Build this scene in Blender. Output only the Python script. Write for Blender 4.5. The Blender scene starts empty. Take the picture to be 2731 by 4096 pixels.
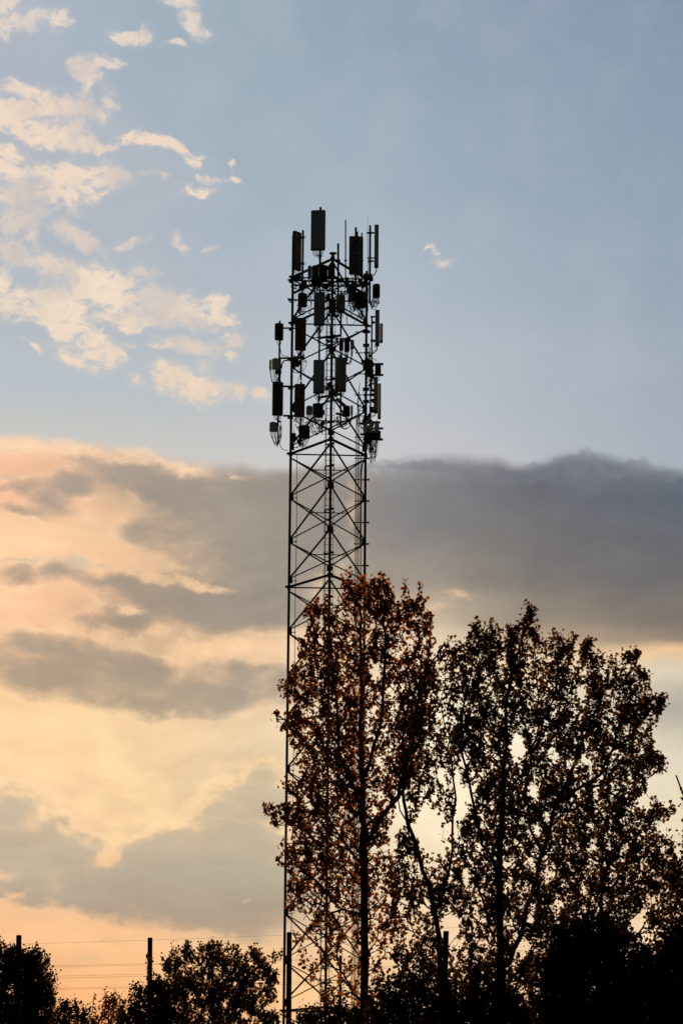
import bpy, math, random
import numpy as np
from mathutils import Vector, Matrix
from mathutils import noise as mnoise

random.seed(7); RNG = np.random.default_rng(11)
scn = bpy.context.scene
COL = scn.collection
R = math.radians

# ------------------------------------------------------------------ camera
F = 12500.0; YH = 4800.0; CX, CY = 1365.5, 2048.0
PITCH = math.atan((YH - CY) / F); ROLL = R(0.5)
CAM = Vector((0, 0, 1.6))
cd = bpy.data.cameras.new('camera'); cam = bpy.data.objects.new('camera', cd); COL.objects.link(cam)
cd.sensor_fit = 'VERTICAL'; cd.sensor_height = 36.0; cd.sensor_width = 24.0; cd.lens = 36.0 * F / 4096.0
cd.clip_start = 0.5; cd.clip_end = 20000
CM = Matrix.Rotation(math.pi / 2 + PITCH, 4, 'X') @ Matrix.Rotation(ROLL, 4, 'Z')
cam.matrix_world = Matrix.Translation(CAM) @ CM
scn.camera = cam
scn.view_settings.view_transform = 'Standard'; scn.view_settings.look = 'None'
scn.view_settings.exposure = 0.0; scn.view_settings.gamma = 1.0
scn.cycles.max_bounces = 5; scn.cycles.transparent_max_bounces = 4

def ray(X, Y):
    return CM.to_3x3() @ Vector(((X - CX) / F, -(Y - CY) / F, -1.0))
def W(X, Y, dep):
    d = ray(X, Y); return CAM + d * (dep / d.y)
def UV(X, Y):
    d = ray(X, Y).normalized()
    return 12.5 * math.atan2(d.x, d.y) + 1.3655, 4.8 - 12.5 * math.asin(d.z)
def lin(c):
    r = []
    for v in c:
        v = v / 255.0
        r.append(v / 12.92 if v <= 0.04045 else ((v + 0.055) / 1.055) ** 2.4)
    return r + [1.0]

# ------------------------------------------------------------------ sun
SUN_EL, SUN_AZ = R(9.5), R(1.5)
sd = bpy.data.lights.new('sun', 'SUN'); sun = bpy.data.objects.new('sun', sd); COL.objects.link(sun)
sd.energy = 4.0; sd.angle = R(0.6); sd.color = (1.0, 0.62, 0.32)
sdir = Vector((math.sin(SUN_AZ) * math.cos(SUN_EL), math.cos(SUN_AZ) * math.cos(SUN_EL), math.sin(SUN_EL)))
sun.rotation_euler = sdir.to_track_quat('Z', 'Y').to_euler()

# ------------------------------------------------------------------ sky
def build_world():
    w = bpy.data.worlds.new('World'); scn.world = w; w.use_nodes = True
    nt = w.node_tree; N = nt.nodes; K = nt.links; N.clear()
    def nd(t, **kw):
        n = N.new(t)
        for k, v in kw.items(): setattr(n, k, v)
        return n
    def setin(n, i, v):
        if hasattr(v, 'links') or isinstance(v, bpy.types.NodeSocket): K.new(v, n.inputs[i])
        else: n.inputs[i].default_value = v
    def M(op, a, b=0.0, c=None, clamp=False):
        n = nd('ShaderNodeMath', operation=op, use_clamp=clamp); setin(n, 0, a); setin(n, 1, b)
        if c is not None: setin(n, 2, c)
        return n.outputs[0]
    def VM(op, a, b):
        n = nd('ShaderNodeVectorMath', operation=op); setin(n, 0, a); setin(n, 1, b); return n.outputs[0]
    def mix(fac, a, b, bt='MIX'):
        n = nd('ShaderNodeMix', data_type='RGBA', blend_type=bt); setin(n, 0, fac); setin(n, 6, a); setin(n, 7, b); return n.outputs[2]
    def sstep(x, lo, hi, a=0.0, b=1.0):
        n = nd('ShaderNodeMapRange', interpolation_type='SMOOTHSTEP')
        setin(n, 0, x); setin(n, 1, lo); setin(n, 2, hi); setin(n, 3, a); setin(n, 4, b); return n.outputs[0]
    def noise(vec, scale, detail, rough=0.55, color=False):
        n = nd('ShaderNodeTexNoise'); K.new(vec, n.inputs['Vector'])
        n.inputs['Scale'].default_value = scale; n.inputs['Detail'].default_value = detail; n.inputs['Roughness'].default_value = rough
        return n.outputs['Color' if color else 'Fac']
    tc = nd('ShaderNodeTexCoord').outputs['Generated']
    sp = nd('ShaderNodeSeparateXYZ'); K.new(tc, sp.inputs[0])
    az = M('ARCTAN2', sp.outputs[0], sp.outputs[1]); el = M('ARCSINE', sp.outputs[2])
    U = M('MULTIPLY_ADD', az, 12.5, 1.3655); V = M('MULTIPLY_ADD', el, -12.5, 4.8)
    cb = nd('ShaderNodeCombineXYZ'); K.new(U, cb.inputs[0]); K.new(V, cb.inputs[1]); P = cb.outputs[0]
    # turbulence of the air: a coarse and a fine displacement of the cloud field
    def warp(vec, scale, detail, amp, off=0.0):
        v2 = VM('ADD', vec, (off, off * 1.7, off * 0.6)) if off else vec
        c = noise(v2, scale, detail, 0.6, True)
        c = VM('SUBTRACT', c, (0.5, 0.5, 0.5))
        c = VM('MULTIPLY', c, (amp, amp, 0.0))
        return VM('ADD', vec, c)
    P1 = warp(P, 1.6, 3, 0.22, 3.1)
    P2 = warp(warp(P, 3.2, 3, 0.16, 7.7), 9.0, 7, 0.095, 1.3)
    P3 = warp(warp(P, 1.8, 2, 0.18, 5.0), 6.0, 5, 0.10, 9.0)
    s1 = nd('ShaderNodeSeparateXYZ'); K.new(P1, s1.inputs[0]); V1 = s1.outputs[1]
    s3 = nd('ShaderNodeSeparateXYZ'); K.new(P3, s3.inputs[0])
    # height of the top edge of the cloud deck along the horizon
    fc = nd('ShaderNodeFloatCurve')
    cu = fc.mapping.curves[0]
    edge = [(-400, 1750), (0, 1752), (300, 1780), (600, 1818), (900, 1870), (1150, 1880), (1450, 1868), (1750, 1835), (1950, 1850), (2080, 1858), (2250, 1822), (2350, 1825), (2560, 1850), (2731, 1875)]
    pts = []
    for x, y in edge:
        u, v = UV(x, y); pts.append(((u + 0.6) / 3.8, (v - 1.5) / 0.8))
    while len(cu.points) < len(pts): cu.points.new(0.5, 0.5)
    for p, (a, b) in zip(cu.points, sorted(pts)): p.location = (a, b)
    fc.mapping.update()
    K.new(M('DIVIDE', M('ADD', U, 0.6), 3.8), fc.inputs[1])
    ev = M('MULTIPLY_ADD', fc.outputs[0], 0.8, 1.5)
    # in the sky above the deck use plain V, at the deck edge a slightly ragged one
    rag = noise(VM('MULTIPLY', P1, (0.9, 0.35, 1)), 4.0, 4, 0.5)
    Ve = M('SUBTRACT', V, ev)
    Ve = M('ADD', Ve, M('MULTIPLY', M('SUBTRACT', rag, 0.5), 0.09))
    deck = sstep(Ve, -0.035, 0.035)
    def ramp(col, x, src, lo=0.0, hi=4.4):
        n = nd('ShaderNodeValToRGB'); cr = n.color_ramp; cr.interpolation = 'EASE'
        st = []
        for y, c in src: st.append(((UV(x, y)[1] - lo) / (hi - lo), lin(c)))
        while len(cr.elements) < len(st): cr.elements.new(0.5)
        for e, (p, c) in zip(cr.elements, st): e.position = min(max(p, 0), 1); e.color = c
        K.new(M('DIVIDE', M('SUBTRACT', col, lo), hi - lo), n.inputs[0]); return n.outputs[0]
    def cols(vs, tabs):
        out = None
        xs = [t[0] for t in tabs]
        for i, (x, t) in enumerate(tabs):
            c = ramp(vs, x, t)
            if out is None: out = c
            else:
                u0 = UV(xs[i - 1], 2000)[0]; u1 = UV(x, 2000)[0]
                n = nd('ShaderNodeMapRange'); K.new(U, n.inputs[0]); n.inputs[1].default_value = u0; n.inputs[2].default_value = u1
                out = mix(n.outputs[0], out, c)
        return out
    high = cols(V, [
        (50, [(0, (170, 180, 195)), (700, (170, 178, 190)), (1200, (176, 185, 194)), (1500, (186, 193, 199)), (1800, (204, 201, 192))]),
        (700, [(0, (158, 175, 188)), (700, (163, 178, 191)), (1200, (174, 184, 195)), (1500, (186, 193, 198)), (1900, (205, 202, 196))]),
        (1500, [(0, (146, 165, 181)), (700, (160, 176, 190)), (1100, (174, 186, 197)), (1500, (190, 196, 203)), (1900, (203, 201, 201))]),
        (2650, [(0, (132, 150, 173)), (500, (142, 160, 177)), (1000, (149, 166, 182)), (1500, (162, 172, 186)), (1900, (170, 178, 188))])])
    low = cols(V1, [
        (60, [(1750, (254, 210, 174)), (1900, (246, 192, 156)), (2000, (250, 194, 156)), (2150, (255, 211, 166)), (2400, (255, 203, 162)), (2700, (255, 206, 158)), (2900, (255, 216, 165)), (3150, (254, 212, 165)), (3500, (246, 204, 160)), (3750, (254, 198, 146)), (4096, (252, 178, 118))]),
        (560, [(1830, (222, 190, 160)), (1950, (205, 178, 150)), (2100, (232, 194, 155)), (2250, (238, 196, 156)), (2450, (222, 180, 142)), (2600, (215, 180, 145)), (2900, (252, 214, 166)), (3200, (247, 209, 162)), (3600, (220, 186, 150)), (3760, (253, 199, 146)), (4096, (253, 184, 124))]),
        (1080, [(1870, (188, 178, 168)), (1960, (168, 158, 148)), (2150, (178, 166, 150)), (2350, (176, 162, 144)), (2500, (200, 176, 148)), (2600, (243, 206, 166)), (2760, (230, 196, 160)), (2900, (236, 208, 172)), (3150, (222, 198, 162)), (3500, (200, 178, 150)), (3720, (220, 190, 152)), (3900, (252, 203, 148)), (4096, (253, 194, 136))]),
        (1650, [(1860, (152, 152, 153)), (1930, (134, 134, 136)), (2080, (132, 130, 130)), (2300, (158, 148, 137)), (2450, (205, 186, 160)), (2600, (240, 220, 188)), (2900, (255, 244, 212)), (3150, (255, 240, 206)), (3500, (244, 220, 184)), (3750, (248, 210, 168)), (4096, (250, 205, 152))]),
        (2150, [(1830, (118, 120, 128)), (1950, (108, 110, 116)), (2250, (120, 117, 115)), (2450, (144, 134, 122)), (2560, (190, 166, 140)), (2640, (236, 210, 174)), (2900, (250, 236, 206)), (3200, (250, 232, 200)), (3600, (246, 214, 178)), (4096, (250, 205, 152))]),
        (2700, [(1860, (112, 118, 128)), (2000, (101, 107, 118)), (2250, (109, 109, 112)), (2480, (130, 120, 112)), (2560, (148, 132, 118)), (2620, (236, 196, 152)), (2700, (218, 204, 180)), (2850, (186, 178, 164)), (3000, (222, 212, 188)), (3300, (236, 220, 188)), (3700, (244, 210, 170)), (4096, (250, 202, 150))])])
    def field(pvec, blobs):
        out = None
        for b in blobs:
            x, y, rx, ry = b[:4]; a = b[4] if len(b) > 4 else 0; wt = b[5] if len(b) > 5 else 1.0
            u, v = UV(x, y)
            m = nd('ShaderNodeMapping', vector_type='TEXTURE'); K.new(pvec, m.inputs['Vector'])
            m.inputs['Location'].default_value = (u, v, 0); m.inputs['Rotation'].default_value = (0, 0, R(a))
            m.inputs['Scale'].default_value = (rx * 1.75 / 1000, ry * 1.75 / 1000, 1)
            g = nd('ShaderNodeTexGradient', gradient_type='QUADRATIC_SPHERE'); K.new(m.outputs[0], g.inputs[0])
            s = g.outputs['Fac']
            out = M('MULTIPLY', s, 2.0 * wt) if out is None else M('MULTIPLY_ADD', s, 2.0 * wt, out)
        return out
    z1 = lambda L: [(b[0] / 1.3067, b[1] / 1.3067, b[2] / 1.3067, b[3] / 1.3067) + tuple(b[4:]) for b in L]
    z2 = lambda L: [(b[0] / 1.3067, 1700 + b[1] / 1.3067, b[2] / 1.3067, b[3] / 1.3067) + tuple(b[4:]) for b in L]
    z3 = lambda L: [(b[0] / 1.3067, 2700 + b[1] / 1.3067, b[2] / 1.3067, b[3] / 1.3067) + tuple(b[4:]) for b in L]
    lit = z1([(20, 50, 75, 120), (150, 95, 120, 48), (330, 95, 70, 48), (650, 180, 90, 35, 12), (745, 195, 75, 62), (930, 250, 65, 20, 0, .8),
        (950, 15, 90, 30, 20), (1010, 90, 45, 95, -22), (1070, 165, 62, 38, 30), (430, 330, 70, 52), (470, 405, 62, 58), (560, 320, 75, 36, 10), (600, 480, 60, 36, 45),
        (140, 480, 90, 50, 25), (360, 540, 200, 62, 8), (60, 600, 150, 95, 12), (240, 665, 260, 75, 14), (400, 725, 140, 42, 5), (600, 760, 70, 24, 0, .7), (30, 785, 60, 42, -15),
        (740, 725, 100, 42, 5), (890, 765, 110, 28, 15), (1020, 785, 60, 18, 10), (1010, 835, 42, 36, 0, .8), (1240, 865, 20, 40, 0, .4), (785, 920, 70, 17, 0, .7), (1110, 942, 90, 18, 10), (1220, 965, 40, 26), (1000, 995, 110, 30, 0, .4),
        (80, 900, 150, 90), (430, 910, 190, 62, 8), (560, 925, 75, 80, -20), (340, 1020, 130, 90), (90, 1080, 130, 110), (110, 1180, 80, 60), 
        (350, 1210, 95, 38, 10), (480, 1270, 90, 28, 30, .8), (700, 1280, 90, 24, -10, .8), (950, 1270, 70, 26, 20, .5), (1110, 1300, 28, 14, 0, .6),
        (60, 1330, 130, 58, 15), (180, 1255, 36, 50, 0, .8), (5, 1430, 40, 60), (270, 1390, 90, 60, -20), (720, 1412, 110, 26, -8),
        (130, 1575, 140, 80), (370, 1580, 230, 80), (520, 1460, 200, 80, 12), (760, 1560, 260, 90, 12), (960, 1620, 160, 80, 8), (700, 1680, 160, 50), (1140, 1590, 60, 42, -30, .9), (1190, 1575, 45, 15, -10), (1200, 1655, 55, 26, 10, .8),
        (330, 1700, 150, 55, 15), (430, 1830, 150, 85, 10), (560, 1850, 60, 36), (170, 1800, 60, 18, 20, .6), (1010, 1820, 160, 42, 4), (850, 1820, 45, 24), (1210, 1760, 62, 38, -20), (1205, 1850, 30, 34, 0, .8), (1080, 1920, 36, 24, 0, .5),
        (980, 2000, 150, 70, 8), (1070, 2070, 120, 50, 5), (1190, 2060, 62, 50, 0, .7), (1350, 2060, 80, 30, 15, .8), (720, 1990, 62, 24, 15, .5), (650, 1810, 60, 18, 0, .4)])
    zz = lambda L: [(1300 + b[0] / 1.0957, b[1] / 1.0957, b[2] / 1.0957, b[3] / 1.0957) + tuple(b[4:]) for b in L]
    lit += zz([(440, 1078, 40, 13, -10, .45), (480, 1112, 20, 34, -15, .5), (510, 1150, 50, 17, -5, .55)])
    dark = z2([(400, 290, 110, 60, -5), (690, 240, 330, 60, 10), (960, 370, 380, 90, 10), (1340, 420, 330, 230, 5, 1.1), (900, 540, 240, 90, 0, .7), (1350, 660, 300, 150, 0, .6), (150, 335, 280, 40, 0, .7), (150, 470, 200, 34, 10, .5), (280, 420, 200, 60, 10, .4),
        (1150, 900, 420, 105, 3, 1.2), (900, 870, 200, 90, 5), (1300, 960, 300, 120), (130, 830, 120, 60), (320, 790, 90, 55), (560, 830, 160, 60, 0, .7), (690, 1010, 170, 110, 0, .8), (520, 1050, 130, 50, 0, .6),
        (350, 1210, 400, 80, 3, 1.1), (250, 1330, 280, 80, 12), (800, 1330, 420, 90, 8, 1.1), (1250, 1400, 300, 72, 4, 1.2), (750, 1440, 480, 70, 4, 1.1), (1280, 1290, 240, 45, 8, .6)])
    dark += [(1000, 2180, 330, 170, 0, .8), (1130, 2000, 260, 160, 0, .6), (1100, 2760, 200, 60, 0, .7)]
    low_cloud = z3([(60, 860, 240, 250, 0, 1.1), (330, 930, 200, 110, 15, 1.1), (260, 1060, 380, 110, 0, 1.1), (470, 1150, 330, 90, 5), (820, 960, 190, 110, -25, 1.1), (800, 1120, 440, 130, 4, 1.2), (1200, 940, 330, 220, 0, 1.), (1250, 1150, 360, 150, 0, 1.1), (1050, 1240, 330, 80, 8), (1300, 640, 250, 190, 0, .35), (1150, 1100, 300, 200, 0, .8)])
    wisps = z3([(600, 1415, 90, 12, 0, .6), (500, 1500, 130, 26, 0, .5)])
    gold = z3([(520, 300, 60, 110, -20, .9), (600, 400, 110, 100, -10), (760, 560, 170, 90, 15), (500, 670, 160, 52, -8), (800, 700, 130, 45, 10), (880, 600, 34, 60), (650, 800, 90, 60, -20), (610, 900, 56, 80, 10, 1.1), (590, 985, 52, 40), (900, 755, 90, 22, 0), (160, 640, 60, 20, 40, .8), (215, 740, 26, 60, -25, .8), (360, 840, 80, 22, 10), (490, 880, 60, 26, 40), (50, 620, 90, 16, 0, .8), (20, 1090, 60, 24, 0, .7), (90, 1165, 90, 18), (1295, 1180, 26, 16, 0, .35), (700, 200, 260, 30, 0, .4)])
    gold += [(1820, 2385, 170, 34, 8, .22), (1700, 2440, 180, 36, 0, .18)]
    gold += z2([(120, 100, 260, 50, 3, .9), (560, 160, 280, 38, 10, .8), (950, 222, 170, 28, 10, .8), (1235, 256, 70, 20, 0, .6), (100, 640, 260, 70, 0, .7), (790, 770, 170, 36, 6, 1.), (1000, 812, 200, 26, 6, .8), (540, 790, 60, 30, 0, .5), (70, 750, 90, 16, 0, .8), (240, 740, 120, 20, 0, .8), (690, 950, 100, 40, 0, .45), (820, 1050, 50, 50, 0, .8), (560, 1090, 110, 55, 0, .8), (1040, 1150, 130, 60, 0, 1.), (1270, 1160, 230, 60, 0, .7), (380, 1070, 120, 50, 0, .7), (60, 930, 80, 90, 0, .7), (950, 1230, 120, 40, 0, .6)])
    blue = z2([(400, 745, 70, 42, 15, 1.), (545, 750, 40, 22, 0, .7), (120, 715, 150, 18, -3, .8), (60, 280, 120, 14, 0, .5), (720, 765, 40, 16, 0, .6), (40, 160, 90, 12, 0, .4)])
    fb = noise(P, 6.5, 9, 0.62); fb2 = noise(VM('ADD', P, (4, 2, 0)), 14.0, 8, 0.6); fb3 = noise(VM('ADD', P, (9, 2, 3)), 3.0, 6, 0.55)
    fbx = noise(VM('MULTIPLY', VM('ADD', P2, (1, 5, 2)), (0.75, 1.25, 1)), 11.0, 9, 0.66)
    def mask(f, fbn, amp, lo, hi):
        # noise only roughens where there is some cloud
        t = M('ADD', f, M('MULTIPLY', M('MULTIPLY', M('SUBTRACT', fbn, 0.5), amp), M('MINIMUM', M('MULTIPLY', f, 3.0), 1.0)))
        return sstep(t, lo, hi)
    def mask2(f, fbn, a, b, lo, hi, fine=None):
        n = nd('ShaderNodeMapRange'); K.new(fbn, n.inputs[0]); n.inputs[1].default_value = 0.30; n.inputs[2].default_value = 0.70
        fs = M('DIVIDE', f, M('ADD', f, a))
        t = M('ADD', fs, M('MULTIPLY', M('MULTIPLY', M('SUBTRACT', n.outputs[0], 0.5), b), sstep(f, 0.0, 0.35)))
        if fine is not None: t = M('ADD', t, M('MULTIPLY', M('SUBTRACT', fine, 0.5), M('MULTIPLY', sstep(f, 0.0, 0.3), 0.9)))
        return (t, sstep(t, lo, hi))
    c = mix(deck, high, low)
    # faint veils in the upper sky
    veil = M('MULTIPLY', sstep(fb3, 0.42, 0.70), M('SUBTRACT', 1.0, deck))
    c = mix(M('MULTIPLY', veil, 0.16), c, lin((196, 200, 206)))
    fb4 = noise(VM('MULTIPLY', VM('ADD', P1, (3, 1, 2)), (0.7, 1.4, 1)), 5.0, 8, 0.6)
    scud = [(2290, 1806, 120, 22, -8, .9), (2400, 1826, 60, 16, 20, .8), (2470, 1846, 70, 18, -10, .8), (2580, 1850, 110, 22, 10, .9), (2690, 1868, 80, 18, -8, .8), (1620, 1836, 190, 20, 0, .7), (1830, 1842, 130, 18, -3, .7), (2050, 1850, 120, 18, 0, .6), (2200, 1822, 120, 20, -10, .8)]
    scud = [(b[0], b[1] + 42, b[2] * 1.1, b[3] * 1.25) + tuple(b[4:]) for b in scud]
    st_, sm = mask2(field(P2, scud), fbx, 0.5, 0.8, 0.05, 0.8)
    c = mix(M('MULTIPLY', sm, 0.6), c, lin((124, 127, 136)))
    # shaded clouds
    dt_, dm = mask2(field(P3, dark), fb4, 0.5, 0.60, 0.12, 0.85)
    dc = ramp(V, 600, [(1750, (158, 148, 140)), (2100, (160, 150, 138)), (2400, (158, 146, 134)), (2700, (165, 150, 132)), (2850, (168, 152, 132))])
    nr = nd('ShaderNodeMapRange'); K.new(U, nr.inputs[0]); nr.inputs[1].default_value = 0.6; nr.inputs[2].default_value = 1.3
    dc = mix(nr.outputs[0], dc, lin((150, 143, 134)))
    c = mix(M('MULTIPLY', dm, M('MULTIPLY', deck, 0.86)), c, dc)
    c = mix(M('MULTIPLY', mask(field(P1, wisps), fb3, .6, 0.1, 0.9), 0.6), c, lin((228, 190, 148)))
    lt_, lm = mask2(field(P2, low_cloud), fb4, 0.4, 0.65, 0.22, 0.80)
    lc = ramp(V, 600, [(3100, (205, 186, 156)), (3300, (196, 180, 156)), (3500, (186, 173, 152)), (3650, (172, 156, 138)), (3720, (180, 158, 138))])
    c = mix(M('MULTIPLY', lm, 0.88), c, lc)
    rim = M('MULTIPLY', sstep(lt_, 0.14, 0.30), M('SUBTRACT', 1.0, sstep(lt_, 0.32, 0.50)))
    rim = M('MULTIPLY', rim, M('MULTIPLY', sstep(fb2, 0.28, 0.50), M('SUBTRACT', 1.0, sstep(V, 3.35, 3.60))))
    c = mix(M('MULTIPLY', rim, 0.8), c, lin((255, 218, 170)))
    rim2 = M('MULTIPLY', sstep(dt_, 0.05, 0.22), M('SUBTRACT', 1.0, sstep(dt_, 0.24, 0.50)))
    c = mix(M('MULTIPLY', M('MULTIPLY', rim2, sstep(fb, 0.42, 0.62)), M('MULTIPLY', deck, 0.40)), c, lin((255, 220, 182)))
    gt_, gm = mask2(field(P3, gold), fbx, 0.7, 0.8, 0.05, 0.95)
    gc = ramp(V, 600, [(1750, (255, 216, 180)), (2300, (255, 210, 166)), (2600, (255, 211, 166)), (2900, (254, 226, 172)), (3300, (254, 218, 166)), (3500, (252, 204, 156)), (3700, (250, 200, 155))])
    c = mix(M('MULTIPLY', gm, 0.85), c, gc)
    c = mix(M('MULTIPLY', mask(field(P2, blue), fb, 1.0, 0.0, 1.4), 0.6), c, lin((196, 190, 172)))
    # broken sunlit cloud, upper left
    lit = [(b[0], b[1], b[2] * 1.07, b[3] * 1.08) + tuple(b[4:]) for b in lit]
    f = field(P2, lit)
    halo = sstep(field(P1, [(150, 480, 420, 260, 0, .6), (330, 640, 560, 200, 8, .7), (250, 760, 520, 260, 0, .7), (120, 1000, 380, 200, 0, .7), (480, 1180, 620, 260, 8, .8), (820, 1460, 420, 220, 8, .6), (700, 720, 460, 130, 15, .4), (80, 80, 300, 140, 0, .6)]), 0.0, 1.2)
    c = mix(M('MULTIPLY', halo, 0.55), c, lin((184, 188, 196)))
    tt, m1 = mask2(f, fbx, 0.40, 0.95, 0.02, 0.85, noise(VM('MULTIPLY', P1, (0.8, 1.2, 1)), 26.0, 6, 0.62))
    core = sstep(tt, 0.30, 0.86)
    litc = ramp(V, 600, [(0, (240, 222, 204)), (600, (253, 225, 198)), (1200, (255, 229, 200)), (1600, (248, 220, 190))])
    thin = ramp(V, 600, [(0, (196, 195, 198)), (900, (204, 200, 198)), (1600, (214, 206, 196))])
    ff = sstep(noise(VM('ADD', P2, (2, 6, 1)), 7.0, 7, 0.6), 0.46, 0.68)
    litc = mix(M('MULTIPLY', ff, 0.40), litc, lin((206, 190, 180)))
    belly = sstep(noise(VM('ADD', P1, (7, 3, 1)), 2.6, 4, 0.5), 0.50, 0.66)
    litc = mix(M('MULTIPLY', belly, 0.45), litc, lin((176, 176, 184)))
    c = mix(M('MULTIPLY', m1, 0.78), c, mix(core, thin, litc))
    # fine mottling everywhere in the deck
    mot = noise(VM('MULTIPLY', P3, (0.45, 1.25, 1)), 5.5, 8, 0.62)
    mm = nd('ShaderNodeMapRange'); K.new(mot, mm.inputs[0]); mm.inputs[1].default_value = 0.25; mm.inputs[2].default_value = 0.75; mm.inputs[3].default_value = 0.88; mm.inputs[4].default_value = 1.11
    mcol = nd('ShaderNodeCombineColor'); [K.new(mm.outputs[0], mcol.inputs[i]) for i in range(3)]
    c = mix(deck, c, mix(1.0, c, mcol.outputs[0], 'MULTIPLY'))
    # the rest of the dome: physical dusk sky
    sky = nd('ShaderNodeTexSky', sky_type='NISHITA'); sky.sun_disc = False
    sky.sun_elevation = SUN_EL; sky.sun_rotation = SUN_AZ; sky.air_density = 1.0; sky.dust_density = 1.5; sky.ozone_density = 2.0
    bg1 = nd('ShaderNodeBackground'); K.new(c, bg1.inputs[0]); bg1.inputs[1].default_value = 1.0
    bg2 = nd('ShaderNodeBackground'); K.new(sky.outputs[0], bg2.inputs[0]); bg2.inputs[1].default_value = 0.008
    dt = nd('ShaderNodeVectorMath', operation='DOT_PRODUCT'); K.new(tc, dt.inputs[0])
    vd = ray(CX, CY).normalized(); dt.inputs[1].default_value = (vd.x, vd.y, vd.z)
    fac = sstep(dt.outputs['Value'], math.cos(R(42)), math.cos(R(16)))
    ms = nd('ShaderNodeMixShader'); K.new(fac, ms.inputs[0]); K.new(bg2.outputs[0], ms.inputs[1]); K.new(bg1.outputs[0], ms.inputs[2])
    out = nd('ShaderNodeOutputWorld'); K.new(ms.outputs[0], out.inputs[0])
    w.cycles.sampling_method = 'MANUAL'; w.cycles.sample_map_resolution = 512
build_world()

# ------------------------------------------------------------------ materials
def mat(name, base, rough=0.6, metal=0.0, nscale=0.0, var=0.25, bump=0.0):
    m = bpy.data.materials.new(name); m.use_nodes = True; nt = m.node_tree
    b = nt.nodes['Principled BSDF']; b.inputs['Roughness'].default_value = rough; b.inputs['Metallic'].default_value = metal
    b.inputs['Base Color'].default_value = (*base, 1)
    if nscale:
        t = nt.nodes.new('ShaderNodeTexCoord'); n = nt.nodes.new('ShaderNodeTexNoise'); n.inputs['Scale'].default_value = nscale; n.inputs['Detail'].default_value = 5
        nt.links.new(t.outputs['Object'], n.inputs['Vector'])
        r = nt.nodes.new('ShaderNodeValToRGB'); r.color_ramp.elements[0].position = .3; r.color_ramp.elements[1].position = .7
        r.color_ramp.elements[0].color = (*[v * (1 - var) for v in base], 1); r.color_ramp.elements[1].color = (*[min(1, v * (1 + var)) for v in base], 1)
        nt.links.new(n.outputs['Fac'], r.inputs[0]); nt.links.new(r.outputs[0], b.inputs['Base Color'])
        if bump:
            bp = nt.nodes.new('ShaderNodeBump'); bp.inputs['Strength'].default_value = bump; bp.inputs['Distance'].default_value = .02
            nt.links.new(n.outputs['Fac'], bp.inputs['Height']); nt.links.new(bp.outputs[0], b.inputs['Normal'])
    return m
STEEL = mat('weathered_galvanised_steel', (0.10, 0.095, 0.09), 0.7, 0.2, 3.0, .3)
RUBBER = mat('black_cable_sheath', (0.012, 0.012, 0.012), 0.8)
PANEL = mat('grey_radome', (0.46, 0.52, 0.60), 0.7, 0, 2.0, .06)
PANEL_SHADED = mat('shaded_grey_panel_back', (0.12, 0.125, 0.135), 0.8, 0, 3.0, .2)  # darkened copy of the panel grey, shade put into the colour
PANEL_OLD = mat('aged_beige_radome', (0.42, 0.42, 0.36), 0.75, 0, 2.0, .10)
PANEL_DARK = mat('dark_brown_radome', (0.10, 0.085, 0.06), 0.7, 0, 2.0, .15)
RRU = mat('light_grey_cast_housing', (0.62, 0.66, 0.74), 0.6, 0, 4.0, .06)
RRUD = mat('dark_cast_housing', (0.04, 0.042, 0.045), 0.7, 0, 4.0, .15)
BARK = mat('dark_bark', (0.028, 0.022, 0.017), 0.95, 0, 9.0, .4, .6)
WOOD = mat('tarred_wood', (0.03, 0.024, 0.018), 0.9, 0, 6.0, .3, .3)
WIRE = mat('aluminium_conductor', (0.12, 0.11, 0.10), 0.6, 0.3)
BLUE = mat('blue_lit_bracket', (0.12, 0.30, 0.62), 0.5)  # blue light falling on the brackets, painted as their colour
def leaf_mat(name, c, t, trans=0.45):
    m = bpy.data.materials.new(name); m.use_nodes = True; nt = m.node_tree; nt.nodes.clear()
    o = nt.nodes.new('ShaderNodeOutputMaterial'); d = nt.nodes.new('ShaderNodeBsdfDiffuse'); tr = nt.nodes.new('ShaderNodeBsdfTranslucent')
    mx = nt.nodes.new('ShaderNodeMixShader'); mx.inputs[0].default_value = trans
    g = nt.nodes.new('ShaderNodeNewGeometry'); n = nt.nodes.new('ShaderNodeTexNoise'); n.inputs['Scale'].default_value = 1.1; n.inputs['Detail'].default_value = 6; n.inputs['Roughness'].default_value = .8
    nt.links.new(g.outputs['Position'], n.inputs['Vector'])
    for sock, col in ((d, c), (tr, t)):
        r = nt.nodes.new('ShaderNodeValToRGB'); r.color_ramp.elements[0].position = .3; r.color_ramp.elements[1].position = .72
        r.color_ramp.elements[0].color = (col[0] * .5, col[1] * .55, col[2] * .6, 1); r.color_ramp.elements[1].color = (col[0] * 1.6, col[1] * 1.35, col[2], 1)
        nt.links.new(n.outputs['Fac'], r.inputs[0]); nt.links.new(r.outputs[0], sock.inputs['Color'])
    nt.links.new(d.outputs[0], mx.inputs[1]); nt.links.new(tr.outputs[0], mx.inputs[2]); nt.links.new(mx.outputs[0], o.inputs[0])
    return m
LEAF_RED = leaf_mat('backlit_brown_leaf', (0.045, 0.034, 0.012), (0.29, 0.112, 0.020), .6)  # warm red backlit glow is put into the translucent colour
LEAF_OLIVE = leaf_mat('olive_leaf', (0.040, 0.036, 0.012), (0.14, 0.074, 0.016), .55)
LEAF_DARK = leaf_mat('dark_green_leaf', (0.02, 0.020, 0.008), (0.09, 0.05, 0.010), .3)

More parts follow.
